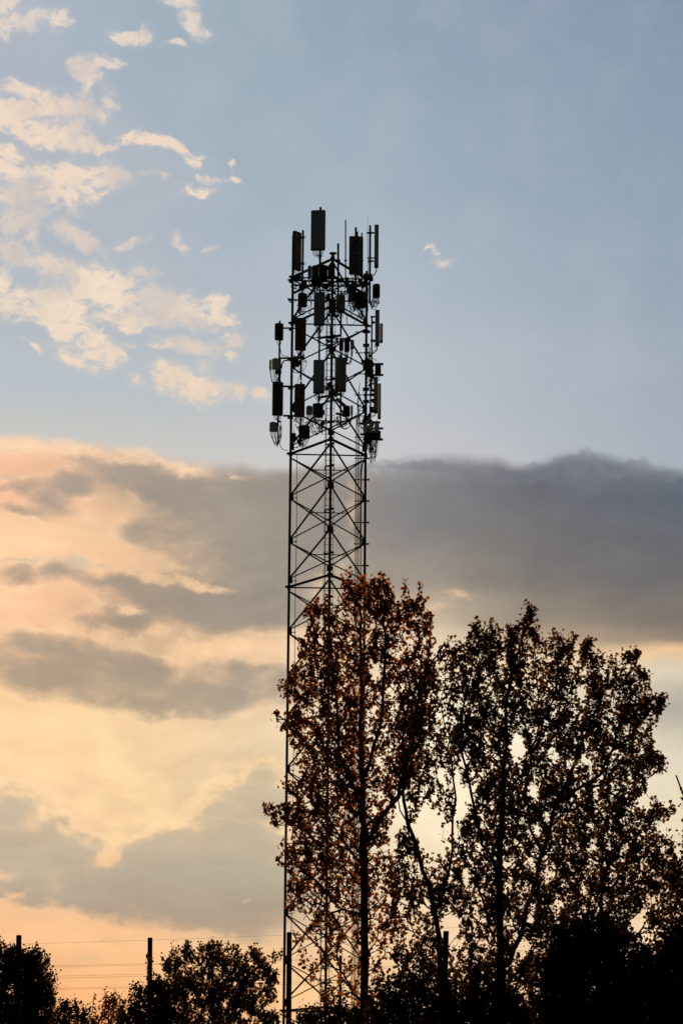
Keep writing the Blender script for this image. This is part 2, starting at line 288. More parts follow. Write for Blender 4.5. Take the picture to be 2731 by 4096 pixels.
# ------------------------------------------------------------------ object helpers
def tag(o, label=None, cat=None, group=None, kind=None):
    if label: o['label'] = label
    if cat: o['category'] = cat
    if group: o['group'] = group
    if kind: o['kind'] = kind
    return o
def empty(name, loc, label, cat, group=None):
    o = bpy.data.objects.new(name, None); COL.objects.link(o); o.location = loc; o.empty_display_size = .3
    return tag(o, label, cat, group)
def link(name, me, parent=None):
    o = bpy.data.objects.new(name, me); COL.objects.link(o)
    if parent:
        o.parent = parent
        # vertices are given in world coordinates; bring them to the thing's base
        base = Vector((0, 0, 0)); p = parent
        while p: base += p.location; p = p.parent
        me.transform(Matrix.Translation(-base))
    return o
class MB:
    def __init__(s): s.v = []; s.f = []
    def box(s, c, dims, rot=None, bev=0.0):
        c = Vector(c); hx, hy, hz = [d / 2 for d in dims]; rot = rot or Matrix.Identity(3)
        if bev <= 0:
            pr = [(-hx, -hy), (hx, -hy), (hx, hy), (-hx, hy)]; lv = [(-hz, 1), (hz, 1)]
        else:
            b = min(bev, hx * .8, hy * .8)
            pr = [(-hx + b, -hy), (hx - b, -hy), (hx, -hy + b), (hx, hy - b), (hx - b, hy), (-hx + b, hy), (-hx, hy - b), (-hx, -hy + b)]
            k = 1 - b * .7 / min(hx, hy)
            lv = [(-hz, k), (-hz + b * .7, 1), (hz - b * .7, 1), (hz, k)]
        n = len(pr); i0 = len(s.v)
        for z, k in lv:
            for x, y in pr: s.v.append(c + rot @ Vector((x * k, y * k, z)))
        for j in range(len(lv) - 1):
            for i in range(n): s.f.append((i0 + j * n + i, i0 + j * n + (i + 1) % n, i0 + (j + 1) * n + (i + 1) % n, i0 + (j + 1) * n + i))
        s.f.append(tuple(i0 + i for i in reversed(range(n)))); s.f.append(tuple(i0 + (len(lv) - 1) * n + i for i in range(n)))
        return s
    def tube(s, pts, rad, n=8, cap=True):
        pts = [Vector(p) for p in pts]; m = len(pts)
        if not hasattr(rad, '__len__'): rad = [rad] * m
        i0 = len(s.v); ref = None
        for k, p in enumerate(pts):
            t = (pts[min(k + 1, m - 1)] - pts[max(k - 1, 0)]).normalized()
            if ref is None: ref = Vector((1, 0, 0)) if abs(t.x) < .9 else Vector((0, 1, 0))
            a = (ref - t * ref.dot(t)).normalized(); ref = a; b = t.cross(a)
            for i in range(n):
                w = 2 * math.pi * i / n; s.v.append(p + (a * math.cos(w) + b * math.sin(w)) * rad[k])
        for k in range(m - 1):
            for i in range(n): s.f.append((i0 + k * n + i, i0 + k * n + (i + 1) % n, i0 + (k + 1) * n + (i + 1) % n, i0 + (k + 1) * n + i))
        if cap: s.f.append(tuple(i0 + i for i in reversed(range(n)))); s.f.append(tuple(i0 + (m - 1) * n + i for i in range(n)))
        return s
    def bar(s, a, b, w, h=None):
        a = Vector(a); b = Vector(b); d = b - a; h = h or w
        q = d.to_track_quat('Z', 'Y').to_matrix(); return s.box((a + b) / 2, (w, h, d.length), q)
    def build(s, name, m, parent=None, smooth=True):
        me = bpy.data.meshes.new(name); me.from_pydata([tuple(v) for v in s.v], [], s.f); me.materials.append(m)
        if smooth:
            me.polygons.foreach_set('use_smooth', [True] * len(me.polygons)); me.set_sharp_from_angle(angle=R(40))
        me.update(); return link(name, me, parent)
def curve_pts(ctrl, n=6):
    c = [Vector(p) for p in ctrl]; c = [c[0] * 2 - c[1]] + c + [c[-1] * 2 - c[-2]]; out = []
    for i in range(1, len(c) - 2):
        for k in range(n):
            t = k / n; out.append(0.5 * ((2 * c[i]) + (c[i + 1] - c[i - 1]) * t + (2 * c[i - 1] - 5 * c[i] + 4 * c[i + 1] - c[i + 2]) * t * t + (3 * c[i] - c[i - 1] - 3 * c[i + 1] + c[i + 2]) * t ** 3))
    out.append(c[-2]); return out

# ------------------------------------------------------------------ ground
def ground():
    n = 90; xs = np.linspace(-1, 1, n); me = bpy.data.meshes.new('ground'); v = []; f = []
    g = [np.sign(t) * abs(t) ** 3 * 6000 for t in xs]
    for y in g:
        for x in g: v.append((x, y + 100, 0.25 * mnoise.noise(Vector((x * .02, y * .02, 0))) - 0.2))
    for j in range(n - 1):
        for i in range(n - 1): f.append((j * n + i, j * n + i + 1, (j + 1) * n + i + 1, (j + 1) * n + i))
    me.from_pydata(v, [], f); me.materials.append(mat('dusk_meadow_grass', (0.035, 0.045, 0.018), 1.0, 0, .6, .4, .5))
    tag(link('ground', me), kind='structure')
ground()

# ------------------------------------------------------------------ lattice tower
DL, DR, DC = 133.0, 133.17, 130.22
LX = W(1156.5, 2300, DL).x; RX = W(1458, 2300, DR).x; CXX = W(1318, 2300, DC).x
legs = {'L': (LX, DL), 'C': (CXX, DC), 'R': (RX, DR)}
def LP(k, z): return Vector((legs[k][0], legs[k][1], z))
def zat(y, k='L'):
    x = {'L': 1158, 'C': 1318, 'R': 1459}[k]; return W(x, y, legs[k][1]).z
rings = [zat(y) for y in (1108, 1293, 1815, 2348, 2893, 3458, 4043, 4640)] + [0.35]
tower = empty('lattice_tower', (CXX, 132, 0), 'tall three-legged dark steel lattice mast carrying antennas, rising behind the brown poplar', 'mast')
def leg(k, ztop):
    mb = MB(); mb.tube([LP(k, -.1), LP(k, ztop)], .057, 12)
    for z in rings[1:-1]:
        mb.tube([LP(k, z - .10), LP(k, z - .06)], .085, 12); mb.tube([LP(k, z - .055), LP(k, z - .015)], .085, 12)
    mb.tube([LP(k, -.15), LP(k, .02)], .2, 16)
    mb.build('leg', STEEL, tower)
leg('L', zat(942)); leg('C', W(1330, 1022, DC).z); leg('R', zat(1085, 'R'))
levels = []
for i in range(1, len(rings) - 1):
    a, b = rings[i], rings[i + 1]; levels.append([a + (b - a) * t for t in (0.02, .329, .658, .95)])
levels.insert(0, [rings[0] - .05, rings[1] + .12])
for sec in levels:
    for a, b in zip(sec[:-1], sec[1:]):
        for p, q in (('L', 'C'), ('C', 'R'), ('L', 'R')):
            mb = MB(); A = LP(p, a - .06); B = LP(q, b + .06); Cc = LP(q, a - .06); Dd = LP(p, b + .06)
            w = (.064 if q != 'R' or p != 'C' else .058) * (1.18 if a > rings[2] - .2 else 1.1)
            off = Vector((0, .022, 0))
            mb.bar(A + off, B + off, w, w * .6); mb.bar(Cc - off, Dd - off, w, w * .6)
            mb.build('cross_brace', STEEL, tower, False)
        # secondary tie between the crossings of the two near faces, carrying the ladder
        zm = (a + b) / 2; m1 = (LP('L', zm) + LP('C', zm)) / 2; m2 = (LP('R', zm) + LP('C', zm)) / 2
        mb = MB().bar(m1, m2, .035); 
        for dx in (-.24, .14): mb.box(Vector((CXX + dx, (m1.y + m2.y) / 2, zm + .05)), (.05, .05, .12))
        mb.build('tie_bar', STEEL, tower, False)
        # gusset plates at the nodes
        for k, s in (('L', 1), ('R', -1)): MB().box(LP(k, b) + Vector((s * .07, -.02, 0)), (.16, .02, .28)).box(LP(k, b) + Vector((s * .05, -.05, .0)), (.10, .05, .12)).build('gusset_plate', STEEL, tower, False)
        mb = MB()
        mb.box(LP('C', b) + Vector((0, .06, 0)), (.16, .02, .26)); mb.box(LP('C', b) + Vector((-.07, .05, .0)), (.12, .02, .2)); mb.box(LP('C', b) + Vector((.07, .05, .0)), (.12, .02, .16))
        mb.build('gusset_plate', STEEL, tower, False)
for i, z in enumerate(rings[:-1]):
    mb = MB(); w = .10 if i != 1 else .09
    for p, q in (('L', 'C'), ('C', 'R')): mb.bar(LP(p, z), LP(q, z), w, w * .8)
    mb.bar(LP('L', z - .02), LP('R', z - .02), .065, .05)
    mb.bar(LP('L', z), LP('L', z) + Vector((-.16, -.06, 0)), .09)
    mb.box(LP('C', z + .05), (.2, .12, .07)); mb.box(LP('L', z), (.17, .17, .12)); mb.box(LP('R', z), (.17, .17, .12))
    mb.build('ring_beam', STEEL, tower, False)
# the head platform: doubled rails and a second, lower ring
zp = rings[0]
for dz, w in ((-.16, .075), (-.36, .07), (-.75, .095), (-1.05, .07)):
    mb = MB(); z = zp + dz
    for p, q in ((('L', 'R'),) if dz in (-.16, -.36, -1.05) else (('L', 'C'), ('C', 'R'))): mb.bar(LP(p, z), LP(q, z), w, w * .8)
    if dz in (-.16, -1.05):
        mb.tube([LP('L', z), LP('L', z) + Vector((-.17, -.06, 0)), LP('L', z) + Vector((-.20, -.07, -.01))], .055, 8); mb.bar(LP('L', z - .06) + Vector((-.16, 0, 0)), LP('L', z - .14), .05)
    mb.build('platform_rail', STEEL, tower, False)
mb = MB(); z = zp
mb.bar(LP('L', z - .12) + Vector((-.10, -.05, .0)), LP('L', z - .12), .09)
mb.build('outrigger', STEEL, tower, False)
# ladder just inside the near leg
lx0, lx1 = CXX - .245, CXX + .135; ly = DC + .30; ztop = W(1330, 1150, DC).z
mb = MB().tube([(lx0 + .04, ly, 0), (lx0 + .04, ly, ztop)], .020, 6); mb.build('ladder_rail', STEEL, tower)
mb = MB().tube([(lx0 - .02, ly, 0), (lx0 - .02, ly, ztop)], .008, 5); mb.build('safety_line', STEEL, tower)
mb = MB().tube([(lx1, ly, 0), (lx1, ly, ztop)], .010, 6); mb.build('ladder_rail', STEEL, tower)
mb = MB(); z = .4
while z < ztop: mb.bar((lx0 - .02, ly, z), (lx1, ly, z), .018); z += .285
mb.build('ladder_rungs', STEEL, tower, False)
# brackets on the near leg
z = zat(4500, 'C')
while z < zp - 1.0:
    mb = MB(); rt = Matrix.Rotation(R(-12), 3, 'Y')
    mb.box((CXX - .06, DC - .02, z), (.36, .09, .05), rt); mb.box((CXX + .10, DC - .05, z + .03), (.10, .09, .09), rt); mb.bar((CXX + .1, DC - .05, z + .03), (CXX + .23, DC - .05, z + .03), .012)
    mb.build('leg_bracket', STEEL, tower, False); z += .955
# feeder run beside the far right leg
fy = DR - .35; zf = zat(1660, 'R')
for dx, r_, zt in ((-.44, .008, zf), (-.40, .016, zf - .1), (-.335, .014, zf + .4), (-.285, .016, zf + .3), (-.225, .012, zf - 1.9), (-.18, .014, zf - 1.7), (-.14, .008, zf - .5)):
    pts = []; zz_ = 0.1
    while zz_ < zt: pts.append((RX + dx + random.uniform(-.006, .006), fy, zz_)); zz_ += 1.1
    pts.append((RX + dx, fy, zt)); mb = MB().tube(pts, r_, 6); mb.build('feeder_cable', RUBBER, tower)
z = zat(4600, 'R')
while z < zat(1300, 'R'):
    mb = MB(); mb.bar((RX - .50, fy + .03, z), (RX + .17, fy + .03, z), .035); mb.box((RX + .10, fy + .02, z), (.12, .1, .055)); mb.box((RX - .03, fy + .02, z), (.10, .12, .08)); mb.box((RX + .165, fy + .02, z), (.02, .1, .10))
    mb.build('cable_bracket', STEEL, tower, False); z += .955
mb = MB().tube(curve_pts([(RX - .02, DR - .1, zat(1840, 'R')), (RX - .15, fy, zat(1870, 'R')), (RX - .2, fy, zat(1920, 'R')), (RX - .2, fy, zat(2000, 'R')), (RX - .21, fy, zat(2200, 'R'))]), .028, 7)
mb.build('feeder_cable', RUBBER, tower)
# earthing cable beside the left leg, with its clips
pts = []; z = .1
while z < zat(1800): pts.append((LX + .29 + .012 * math.sin(z * .9), DL - .3, z)); z += .9
MB().tube(pts, .013, 6).build('feeder_cable', RUBBER, tower)
mb = MB()
for sec in levels[1:]:
    for zz_ in sec[1:]: mb.bar((LX, DL - .02, zz_ - .05), (LX + .3, DL - .3, zz_ - .08), .03); mb.box((LX + .29, DL - .3, zz_ - .08), (.06, .06, .05))
mb.build('cable_clips', STEEL, tower, False)

# ------------------------------------------------------------------ antennas and radios
S = 2.8509
def A(x, y, d): return W(1050 + x / S, 800 + y / S, d)       # detail coordinates, upper head
def B(x, y, d): return W(1050 + x / S, 1250 + y / S, d)      # detail coordinates, lower head
def PXM(d): return 12500.0 / (d * 1.045) * S                  # detail pixels per metre
def yawm(a): return Matrix.Rotation(R(a), 3, 'Z')
def cables(parent, starts, ends, sag, r=.0125, jit=.04, name='cable'):
    for s, e in zip(starts, ends):
        s = Vector(s); e = Vector(e); j = lambda: Vector((random.uniform(-jit, jit), random.uniform(-jit, jit), random.uniform(-jit, jit)))
        lo = min(s.z, e.z) - sag * random.uniform(.75, 1.15)
        m1 = s.lerp(e, .22) + j(); m1.z = lo + .18 * (s.z - lo); m2 = s.lerp(e, .6) + j(); m2.z = lo
        m3 = s.lerp(e, .92) + j(); m3.z = lo + .45 * (e.z - lo)
        MB().tube(curve_pts([s, s + Vector((0, 0, -.05)), m1, m2, m3, e], 5), r * random.uniform(.75, 1.2), 5).build(name, RUBBER, parent)
def antenna(fn, x0, x1, y0, y1, d, label, m=PANEL, yaw=0, thick=.13, pole=None, group='panel antennas on the mast', side=1, ncab=6, cablen=.33, sep=.16, legk=None, brackets=True, blue=False):
    """panel seen between detail columns x0..x1 and rows y0..y1; pole=(x, ytop, ybot, radius) ; side=+1 pole behind the panel"""
    c0 = fn((x0 + x1) / 2, y1, d); c1 = fn((x0 + x1) / 2, y0, d); cx = (c0.x + c1.x) / 2
    wpx = (x1 - x0) / PXM(d); h = c1.z - c0.z
    ya = R(abs(yaw)); 
    w = max(.12, (wpx - thick * math.sin(ya)) / max(math.cos(ya), .25)) if abs(yaw) < 80 else thick * 2.2
    if abs(yaw) >= 80: thick_ = wpx
    else: thick_ = thick
    t = empty('panel_antenna', (cx, d, c0.z), label, 'antenna', group)
    rt = yawm(yaw); mid = Vector((cx, d, (c0.z + c1.z) / 2))
    MB().box(mid + Vector((0, 0, .02)), (w, thick_, h - .05), rt, .022).build('radome', m, t)
    MB().box(Vector((cx, d, c0.z + .02)), (w * 1.01 + .004, thick_ + .006, .05), rt, .018).build('end_cap', RRUD if m is not PANEL_OLD else PANEL_DARK, t)
    mb = MB(); conn = []
    for i in range(ncab):
        u = (i + .5) / ncab - .5; p = Vector((cx, d, c0.z)) + rt @ Vector((u * w * .8, random.uniform(-.02, .02), 0))
        mb.tube([p, p + Vector((0, 0, -.035))], .012, 8); conn.append(p + Vector((0, 0, -.03)))
    if ncab: mb.build('connectors', RRUD, t)
    if pole:
        px_, py0, py1, pr = pole; pd = d + side * (sep + .02)
        if abs(yaw) >= 60: pd = d + .02
        a_ = fn(px_, py0, pd); b_ = fn(px_, py1, pd); a_.x = b_.x = (a_.x + b_.x) / 2
        MB().tube([b_, a_], pr, 12).build('mount_pole', STEEL, t)
        if brackets:
            for fr in (.14, .82):
                zb = c0.z + h * fr; mb = MB()
                mb.bar(Vector((a_.x, pd, zb)), Vector((cx, d, zb)) + (Vector((a_.x - cx, 0, 0)) * .35), .05, .05)
                mb.box((a_.x, pd, zb), (pr * 3.2, pr * 3.2, .07)); 
                mb.bar((a_.x - .06, pd - .03, zb + .03), (a_.x + .14, pd - .03, zb + .03), .012); mb.bar((a_.x - .06, pd - .03, zb - .03), (a_.x + .14, pd - .03, zb - .03), .012)
                mb.build('bracket', STEEL, t, False)
        ends = [Vector((a_.x + random.uniform(-.03, .03), pd - .05, c0.z - cablen * random.uniform(.85, 1.3))) for _ in conn]
        for s_, e_ in zip(conn, ends):
            mdl = s_.lerp(e_, .5) + Vector(((s_.x - e_.x) * .35, 0, -.02))
            MB().tube(curve_pts([s_, s_ + Vector((0, 0, -.04)), mdl, e_, e_ + Vector((random.uniform(-.02, .02), 0, -.22))], 4), .012, 5).build('cable', RUBBER, t)
    return t
def radio(fn, x0, x1, y0, y1, d, label, m=RRUD, yaw=20, ncab=5, loop=.25, to=None, fins=True, thick=None, group='radio units on the mast', arm=None):
    c0 = fn((x0 + x1) / 2, y1, d); c1 = fn((x0 + x1) / 2, y0, d); cx = (c0.x + c1.x) / 2; h = c1.z - c0.z; wp = (x1 - x0) / PXM(d)
    t = empty('radio_unit', (cx, d, c0.z), label, 'radio unit', group); rt = yawm(yaw); ya = abs(R(yaw))
    th = thick or wp * .45; w = max(.1, (wp - th * math.sin(ya)) / max(.3, math.cos(ya)))
    mid = Vector((cx, d, (c0.z + c1.z) / 2))
    MB().box(mid, (w, th * .6, h), rt, .02).build('housing', m, t)
    if fins:
        mb = MB(); n = max(4, int(w / .035))
        for i in range(n): mb.box(mid + rt @ Vector(((i + .5) / n * w - w / 2, th * .42, 0)), (.010, th * .32, h * .88), rt)
        mb.build('heat_sink', RRUD if m is RRUD else m, t, False)
    mb = MB(); mb.tube([mid + Vector((-w * .2, 0, h / 2)), mid + Vector((-w * .2, 0, h / 2 + .03)), mid + Vector((w * .2, 0, h / 2 + .03)), mid + Vector((w * .2, 0, h / 2))], .008, 6)
    mb.box(mid + Vector((0, .03, h / 2 + .01)), (w * .7, .04, .03), rt); mb.build('carry_handle', STEEL, t)
    if arm: MB().bar(mid + Vector((0, th * .3, 0)), arm, .05).box(mid + rt @ Vector((0, th * .45, 0)), (w * .5, .04, h * .5), rt).build('bracket', STEEL, t, False)
    st = [Vector((cx, d, c0.z)) + rt @ Vector((((i + .5) / ncab - .5) * w * .85, random.uniform(-.3, .3) * th * .5, -.005)) for i in range(ncab)]
    mb = MB(); [mb.tube([p, p + Vector((0, 0, -.035))], .011, 7) for p in st]
    if ncab: mb.build('connectors', RRUD, t)
    to = to or Vector((cx + .15, d + .1, c0.z - .05))
    en = [Vector(to) + Vector((random.uniform(-.05, .05), random.uniform(-.04, .04), random.uniform(-.1, .1))) for _ in st]
    cables(t, [p + Vector((0, 0, -.03)) for p in st], en, loop)
    return t

# upper row
antenna(A, 550, 718, 118, 573, 130.55, 'large blue-grey panel antenna topmost above all others on the mast head', PANEL, -8, .16, (657, 82, 1000, .05), ncab=9, cablen=.30)
antenna(A, 337, 446, 362, 800, 132.2, 'tall dark panel antenna seen obliquely above the left mast leg', PANEL_SHADED, 52, .14, (457, 346, 1200, .047), side=-1, ncab=4)
antenna(A, 985, 1146, 415, 850, 133.6, 'wide panel antenna seen from behind with pale brackets, above the right leg', PANEL_SHADED, 5, .14, (1060, 312, 1100, .048), side=-1, ncab=7, cablen=.4)
t = antenna(A, 1274, 1322, 290, 765, 133.1, 'narrow edge-on panel antenna at the top right, beside a thin whip rod', PANEL, 90, .16, (1223, 290, 1180, .047), ncab=3, cablen=.5)
t = empty('whip_antenna', A(1200, 680, 132.7), 'hair-thin lightning rod beside the topmost right edge-on panel', 'rod', 'poles and rods on the mast head')
MB().tube([A(1203, 900, 132.9), A(1200, 600, 132.9), A(1197, 400, 132.9)], .012, 6).build('lower_tube', STEEL, t); MB().tube([A(1197, 400, 132.9), A(1197, 168, 132.9)], [.009, .005], 6).build('rod_tip', STEEL, t)
MB().bar(A(1195, 372, 132.9), A(1225, 372, 133.1), .05).bar(A(1195, 660, 132.9), A(1225, 660, 133.1), .04).build('bracket', STEEL, t, False)
for x, ya, yb, r_, d, lb in ((946, 235, 1000, .028, 131.4, 'tall bare slim mount pole right of the mushroom-shaped receiver'), (862, 502, 1130, .047, 130.9, 'short thick bare mount pole directly beside the mushroom-shaped receiver'),
                           (1082, 366, 900, .030, 133.0, 'slim bare pole in front of the panel seen from behind'), (1131, 380, 1080, .032, 133.0, 'slim bare pole at the right edge of the panel seen from behind')):
    t = empty('mount_pole', A(x, yb, d), lb, 'pole', 'poles and rods on the mast head'); MB().tube([A(x, yb, d), A(x, ya, d)], r_, 10).build('tube', STEEL, t)
    MB().tube([A(x, ya + 2, d), A(x, ya - 4, d)], r_ * 1.12, 10).build('end_cap', RUBBER, t)
    MB().box(A(x, 690, d), (r_ * 4, r_ * 4, .06)).build('clamp', STEEL, t, False)
t = empty('mushroom_antenna', A(803, 650, 130.2), 'small mushroom-shaped satellite receiver standing on the near leg of the mast', 'antenna')
p = A(803, 610, 130.2); s_ = 1 / PXM(130.2)
MB().tube([p + Vector((0, 0, -36 * s_)), p + Vector((0, 0, -8 * s_))], 17 * s_, 12).build('stem', STEEL, t)
MB().tube([p + Vector((0, 0, dz * s_)) for dz in (-18, -8, -3, 2, 7, 12, 14)], [k * s_ for k in (14, 34, 44, 46, 40, 22, 2)], 20).build('dome', RRUD, t)
# radios at the platform
radio(A, 508, 562, 755, 905, 130.9, 'pale grey radio unit standing leftmost in the dark cluster below the topmost panel', RRU, -50, 3, .15, A(650, 950, 130.8))
radio(A, 562, 640, 752, 950, 131.0, 'black radio unit right beside the pale one below the topmost panel', RRUD, 0, 5, .2, A(640, 960, 131))
radio(A, 655, 742, 748, 935, 130.8, 'black radio unit in the middle of the cluster below the topmost panel', RRUD, 0, 6, .22, A(740, 980, 130.8))
radio(A, 742, 828, 742, 905, 130.5, 'dark blue-grey radio unit directly below the mushroom-shaped receiver', RRUD, 15, 5, .25, A(800, 990, 130.6))
radio(A, 1248, 1340, 962, 1118, 132.8, 'black radio unit on the right leg directly below the topmost edge-on panel', RRUD, -20, 7, .35, A(1235, 1150, 133))
radio(A, 975, 1072, 965, 1160, 132.2, 'black radio unit tucked under the panel seen from behind, nearer the ladder', RRUD, 10, 6, .32, A(1060, 1180, 132.3))
radio(A, 1060, 1175, 1050, 1235, 132.6, 'black radio unit under the panel seen from behind, against the right leg', RRUD, -10, 7, .35, A(1130, 1260, 132.6))
radio(A, 400, 512, 1065, 1220, 132.2, 'black radio unit inside the left leg, second ring from the top', RRUD, 15, 6, .30, A(420, 1180, 132.3))
radio(A, 752, 836, 1130, 1285, 130.3, 'black radio unit on the near leg between the two upper small grey panels', RRUD, 0, 4, .18, A(800, 1300, 130.3))
bk = [o for o in COL.objects if o.get('label', '').startswith('wide panel antenna seen from behind')][0]
for x0, x1, y in ((992, 1044, 492), (1086, 1126, 492), (992, 1044, 606), (1086, 1126, 606)):
    a_ = A(x0, y, 133.45); b_ = A(x1, y + 4, 133.45); MB().box((a_ + b_) / 2, (b_.x - a_.x, .03, .055)).build('bracket_strip', BLUE, bk, False)
    MB().box((A((x0 + x1) / 2, y + 18, 133.42)), (.12, .05, .07)).build('bracket', STEEL, bk, False)
# second row
antenna(A, 585, 712, 1052, 1432, 130.6, 'tall olive-grey panel antenna left of the near leg, highest of its column under the platform', PANEL_OLD, -4, .14, (650, 1010, 1900, .040), ncab=8, cablen=.32)
antenna(A, 839, 943, 1075, 1272, 130.6, 'short olive-grey panel antenna right of the near leg under the platform', PANEL_OLD, 4, .13, (893, 1040, 1560, .040), ncab=5, cablen=.30)
antenna(B, 370, 496, 62, 430, 133.4, 'black panel antenna beside the left leg, level with the short far-left antenna', PANEL_DARK, 6, .15, (440, 100, 770, .040), side=-1, ncab=8, cablen=.33)
antenna(B, 137, 240, 125, 313, 133.0, 'short black antenna on an arm at the far left, uppermost of the left outriggers', RRUD, 20, .2, (193, 95, 760, .042), side=1, ncab=3, cablen=.2)
antenna(B, 1283, 1331, -21, 374, 132.8, 'long pale edge-on panel antenna on the right, below the black radio unit', PANEL, 90, .18, (1243, 55, 900, .036), ncab=4, cablen=.35)
antenna(B, 1333, 1370, 132, 338, 133.3, 'short tan edge-on panel antenna behind the long pale one on the right', PANEL_OLD, 90, .16, None, ncab=2)
radio(B, 870, 925, 300, 440, 131.0, 'black radio unit right of the near leg, innermost of a row of three', RRUD, -20, 5, .3, B(880, 480, 131))
radio(B, 925, 995, 292, 452, 130.8, 'middle radio unit of the row of three right of the near leg', RRUD, -35, 6, .32, B(960, 500, 131))
radio(B, 995, 1043, 318, 425, 130.7, 'grey-edged radio unit right of the near leg, outermost of a row of three', RRU, -60, 4, .35, B(950, 520, 131))
radio(B, 75, 112, 545, 660, 133.0, 'grey radio unit at the far left, outermost behind the pale front one', RRU, 50, 3, .3, B(190, 740, 133))
radio(B, 108, 200, 528, 652, 132.8, 'pale blue-grey radio unit at the far left above the tall brown antenna', RRU, 12, 6, .42, B(190, 760, 133))
radio(B, 150, 215, 650, 705, 133.0, 'small black radio unit hanging under the far-left pale ones', RRUD, 0, 3, .12, B(200, 780, 133))
# third row
antenna(B, 110, 236, 795, 1172, 133.0, 'tall brown antenna with rounded radome on arms at the far left', PANEL_DARK, 12, .22, (181, 770, 1260, .040), side=-1, ncab=6, cablen=.3)
antenna(B, 363, 482, 815, 1192, 133.5, 'tall black panel antenna just right of the left leg, lowest of its column', PANEL_DARK, -5, .16, (435, 785, 1500, .040), side=-1, ncab=8, cablen=.33)
antenna(B, 579, 706, 540, 922, 130.6, 'pale grey panel antenna left of the near leg, lower of its column', PANEL, -5, .14, (643, 430, 1020, .040), ncab=8, cablen=.30)
antenna(B, 827, 953, 514, 902, 130.5, 'tall olive panel antenna right of the near leg, lower of its column', PANEL_OLD, 5, .15, (892, 480, 1280, .040), ncab=6, cablen=.12)
antenna(B, 1266, 1311, 742, 1140, 132.8, 'olive edge-on panel antenna on the right, lower row', PANEL_OLD, 90, .18, (1230, 620, 1240, .036), ncab=4, cablen=.2)
antenna(B, 1312, 1348, 816, 1207, 133.3, 'tan edge-on panel antenna outermost on the right, lower row', PANEL_OLD, 90, .16, None, ncab=2)
radio(B, 1278, 1350, 602, 708, 132.9, 'black radio unit between two horizontal arms on the right', RRUD, -10, 3, .15, B(1240, 760, 133))
radio(B, 1165, 1262, 545, 735, 132.9, 'large black radio unit against the right leg at mid height of the head', RRUD, 10, 5, .15, B(1230, 770, 133))
radio(B, 495, 572, 1070, 1168, 130.7, 'pale blue-grey radio unit left of the near leg below the pale grey panel', RRU, -10, 6, .42, B(660, 1270, 131))
radio(B, 572, 692, 1040, 1200, 131.0, 'black radio unit beside the pale one, below the pale grey panel', RRUD, 0, 7, .4, B(690, 1250, 131))
radio(B, 912, 1000, 1068, 1190, 131.0, 'black radio unit right of the near leg below the tall olive panel', RRUD, -20, 6, .42, B(850, 1190, 130.9))
radio(B, 1000, 1030, 1066, 1178, 130.9, 'slim grey radio unit outermost right below the tall olive panel', RRU, -60, 3, .4, B(860, 1200, 130.9))
radio(B, 78, 172, 1254, 1362, 132.9, 'pale blue-grey radio unit lowest at the far left, with long hanging cables', RRU, 10, 6, .55, B(205, 1290, 133))
radio(B, 412, 540, 1292, 1440, 132.4, 'black radio unit inside the left leg, lowest of the head', RRUD, 5, 8, .3, B(420, 1420, 132.4))
radio(B, 1146, 1196, 1245, 1375, 132.6, 'grey radio unit lowest on the right, leftmost of three', RRU, 10, 4, .35, B(1200, 1480, 133))
radio(B, 1215, 1256, 1245, 1370, 132.5, 'grey radio unit lowest on the right, middle of three', RRU, 0, 4, .5, B(1230, 1500, 133))
radio(B, 1274, 1328, 1243, 1372, 132.7, 'grey radio unit lowest on the right, rightmost of three', RRU, -10, 4, .55, B(1260, 1500, 133))
radio(B, 1180, 1345, 1350, 1445, 133.2, 'wide black radio unit beneath the three lowest grey ones on the right', RRUD, 0, 8, .5, B(1240, 1540, 133))
# arms and outriggers (parts of the mast)
def arm(name, segs):
    mb = MB()
    for a, b, w in segs: mb.bar(a, b, w)
    mb.build(name, STEEL, tower, False)
arm('outrigger', [(B(235, 178, 133), B(345, 178, 133), .06), (B(300, 190, 133), B(345, 190, 133), .12)])
arm('outrigger', [(B(185, 520, 133), B(480, 520, 133), .07), (B(205, 520, 133), B(205, 640, 133), .05), (B(205, 640, 133), B(200, 760, 133), .06), (B(290, 540, 133), B(400, 560, 132.5), .10)])
arm('outrigger', [(B(235, 842, 133), B(370, 845, 133), .075), (B(290, 860, 133), B(350, 860, 133), .13)])
arm('outrigger', [(B(235, 1178, 133), B(420, 1178, 133), .075), (B(285, 1195, 133), B(350, 1195, 133), .13)])
arm('outrigger', [(B(175, 1245, 133), B(215, 1245, 133), .07), (B(175, 1250, 133), B(175, 1500, 133), .06)])
arm('outrigger', [(B(1220, 590, 133), B(1376, 588, 133), .085), (B(1220, 713, 133), B(1376, 713, 133), .085), (B(1345, 590, 133.1), B(1345, 713, 133.1), .03)])
arm('outrigger', [(B(1112, 1267, 133), B(1342, 1252, 133), .085), (B(1112, 1390, 133), B(1230, 1390, 133), .085), (B(1180, 1322, 133), B(1374, 1322, 133), .085), (B(1145, 1448, 133), B(1372, 1448, 133), .09)])
arm('outrigger', [(B(630, 970, 130.9), B(905, 930, 130.7), .085)]); arm('outrigger', [(B(645, 290, 130.9), B(900, 262, 130.7), .09)])
arm('outrigger', [(B(835, 1150, 130.9), B(960, 1180, 131), .09), (B(840, 980, 130.8), B(940, 1070, 130.9), .12)])
arm('outrigger', [(A(1185, 375, 133), A(1275, 375, 133), .06), (A(1190, 662, 133), A(1275, 662, 133), .05)])
for yy in (218, 375, 560, 875, 1015, 1215): arm('leg_bracket', [(B(1145, yy, 133), B(1215, yy, 133), .13), (B(1140, yy + 14, 132.9), B(1222, yy + 14, 132.9), .02), (B(1140, yy - 14, 132.9), B(1222, yy - 14, 132.9), .02)])
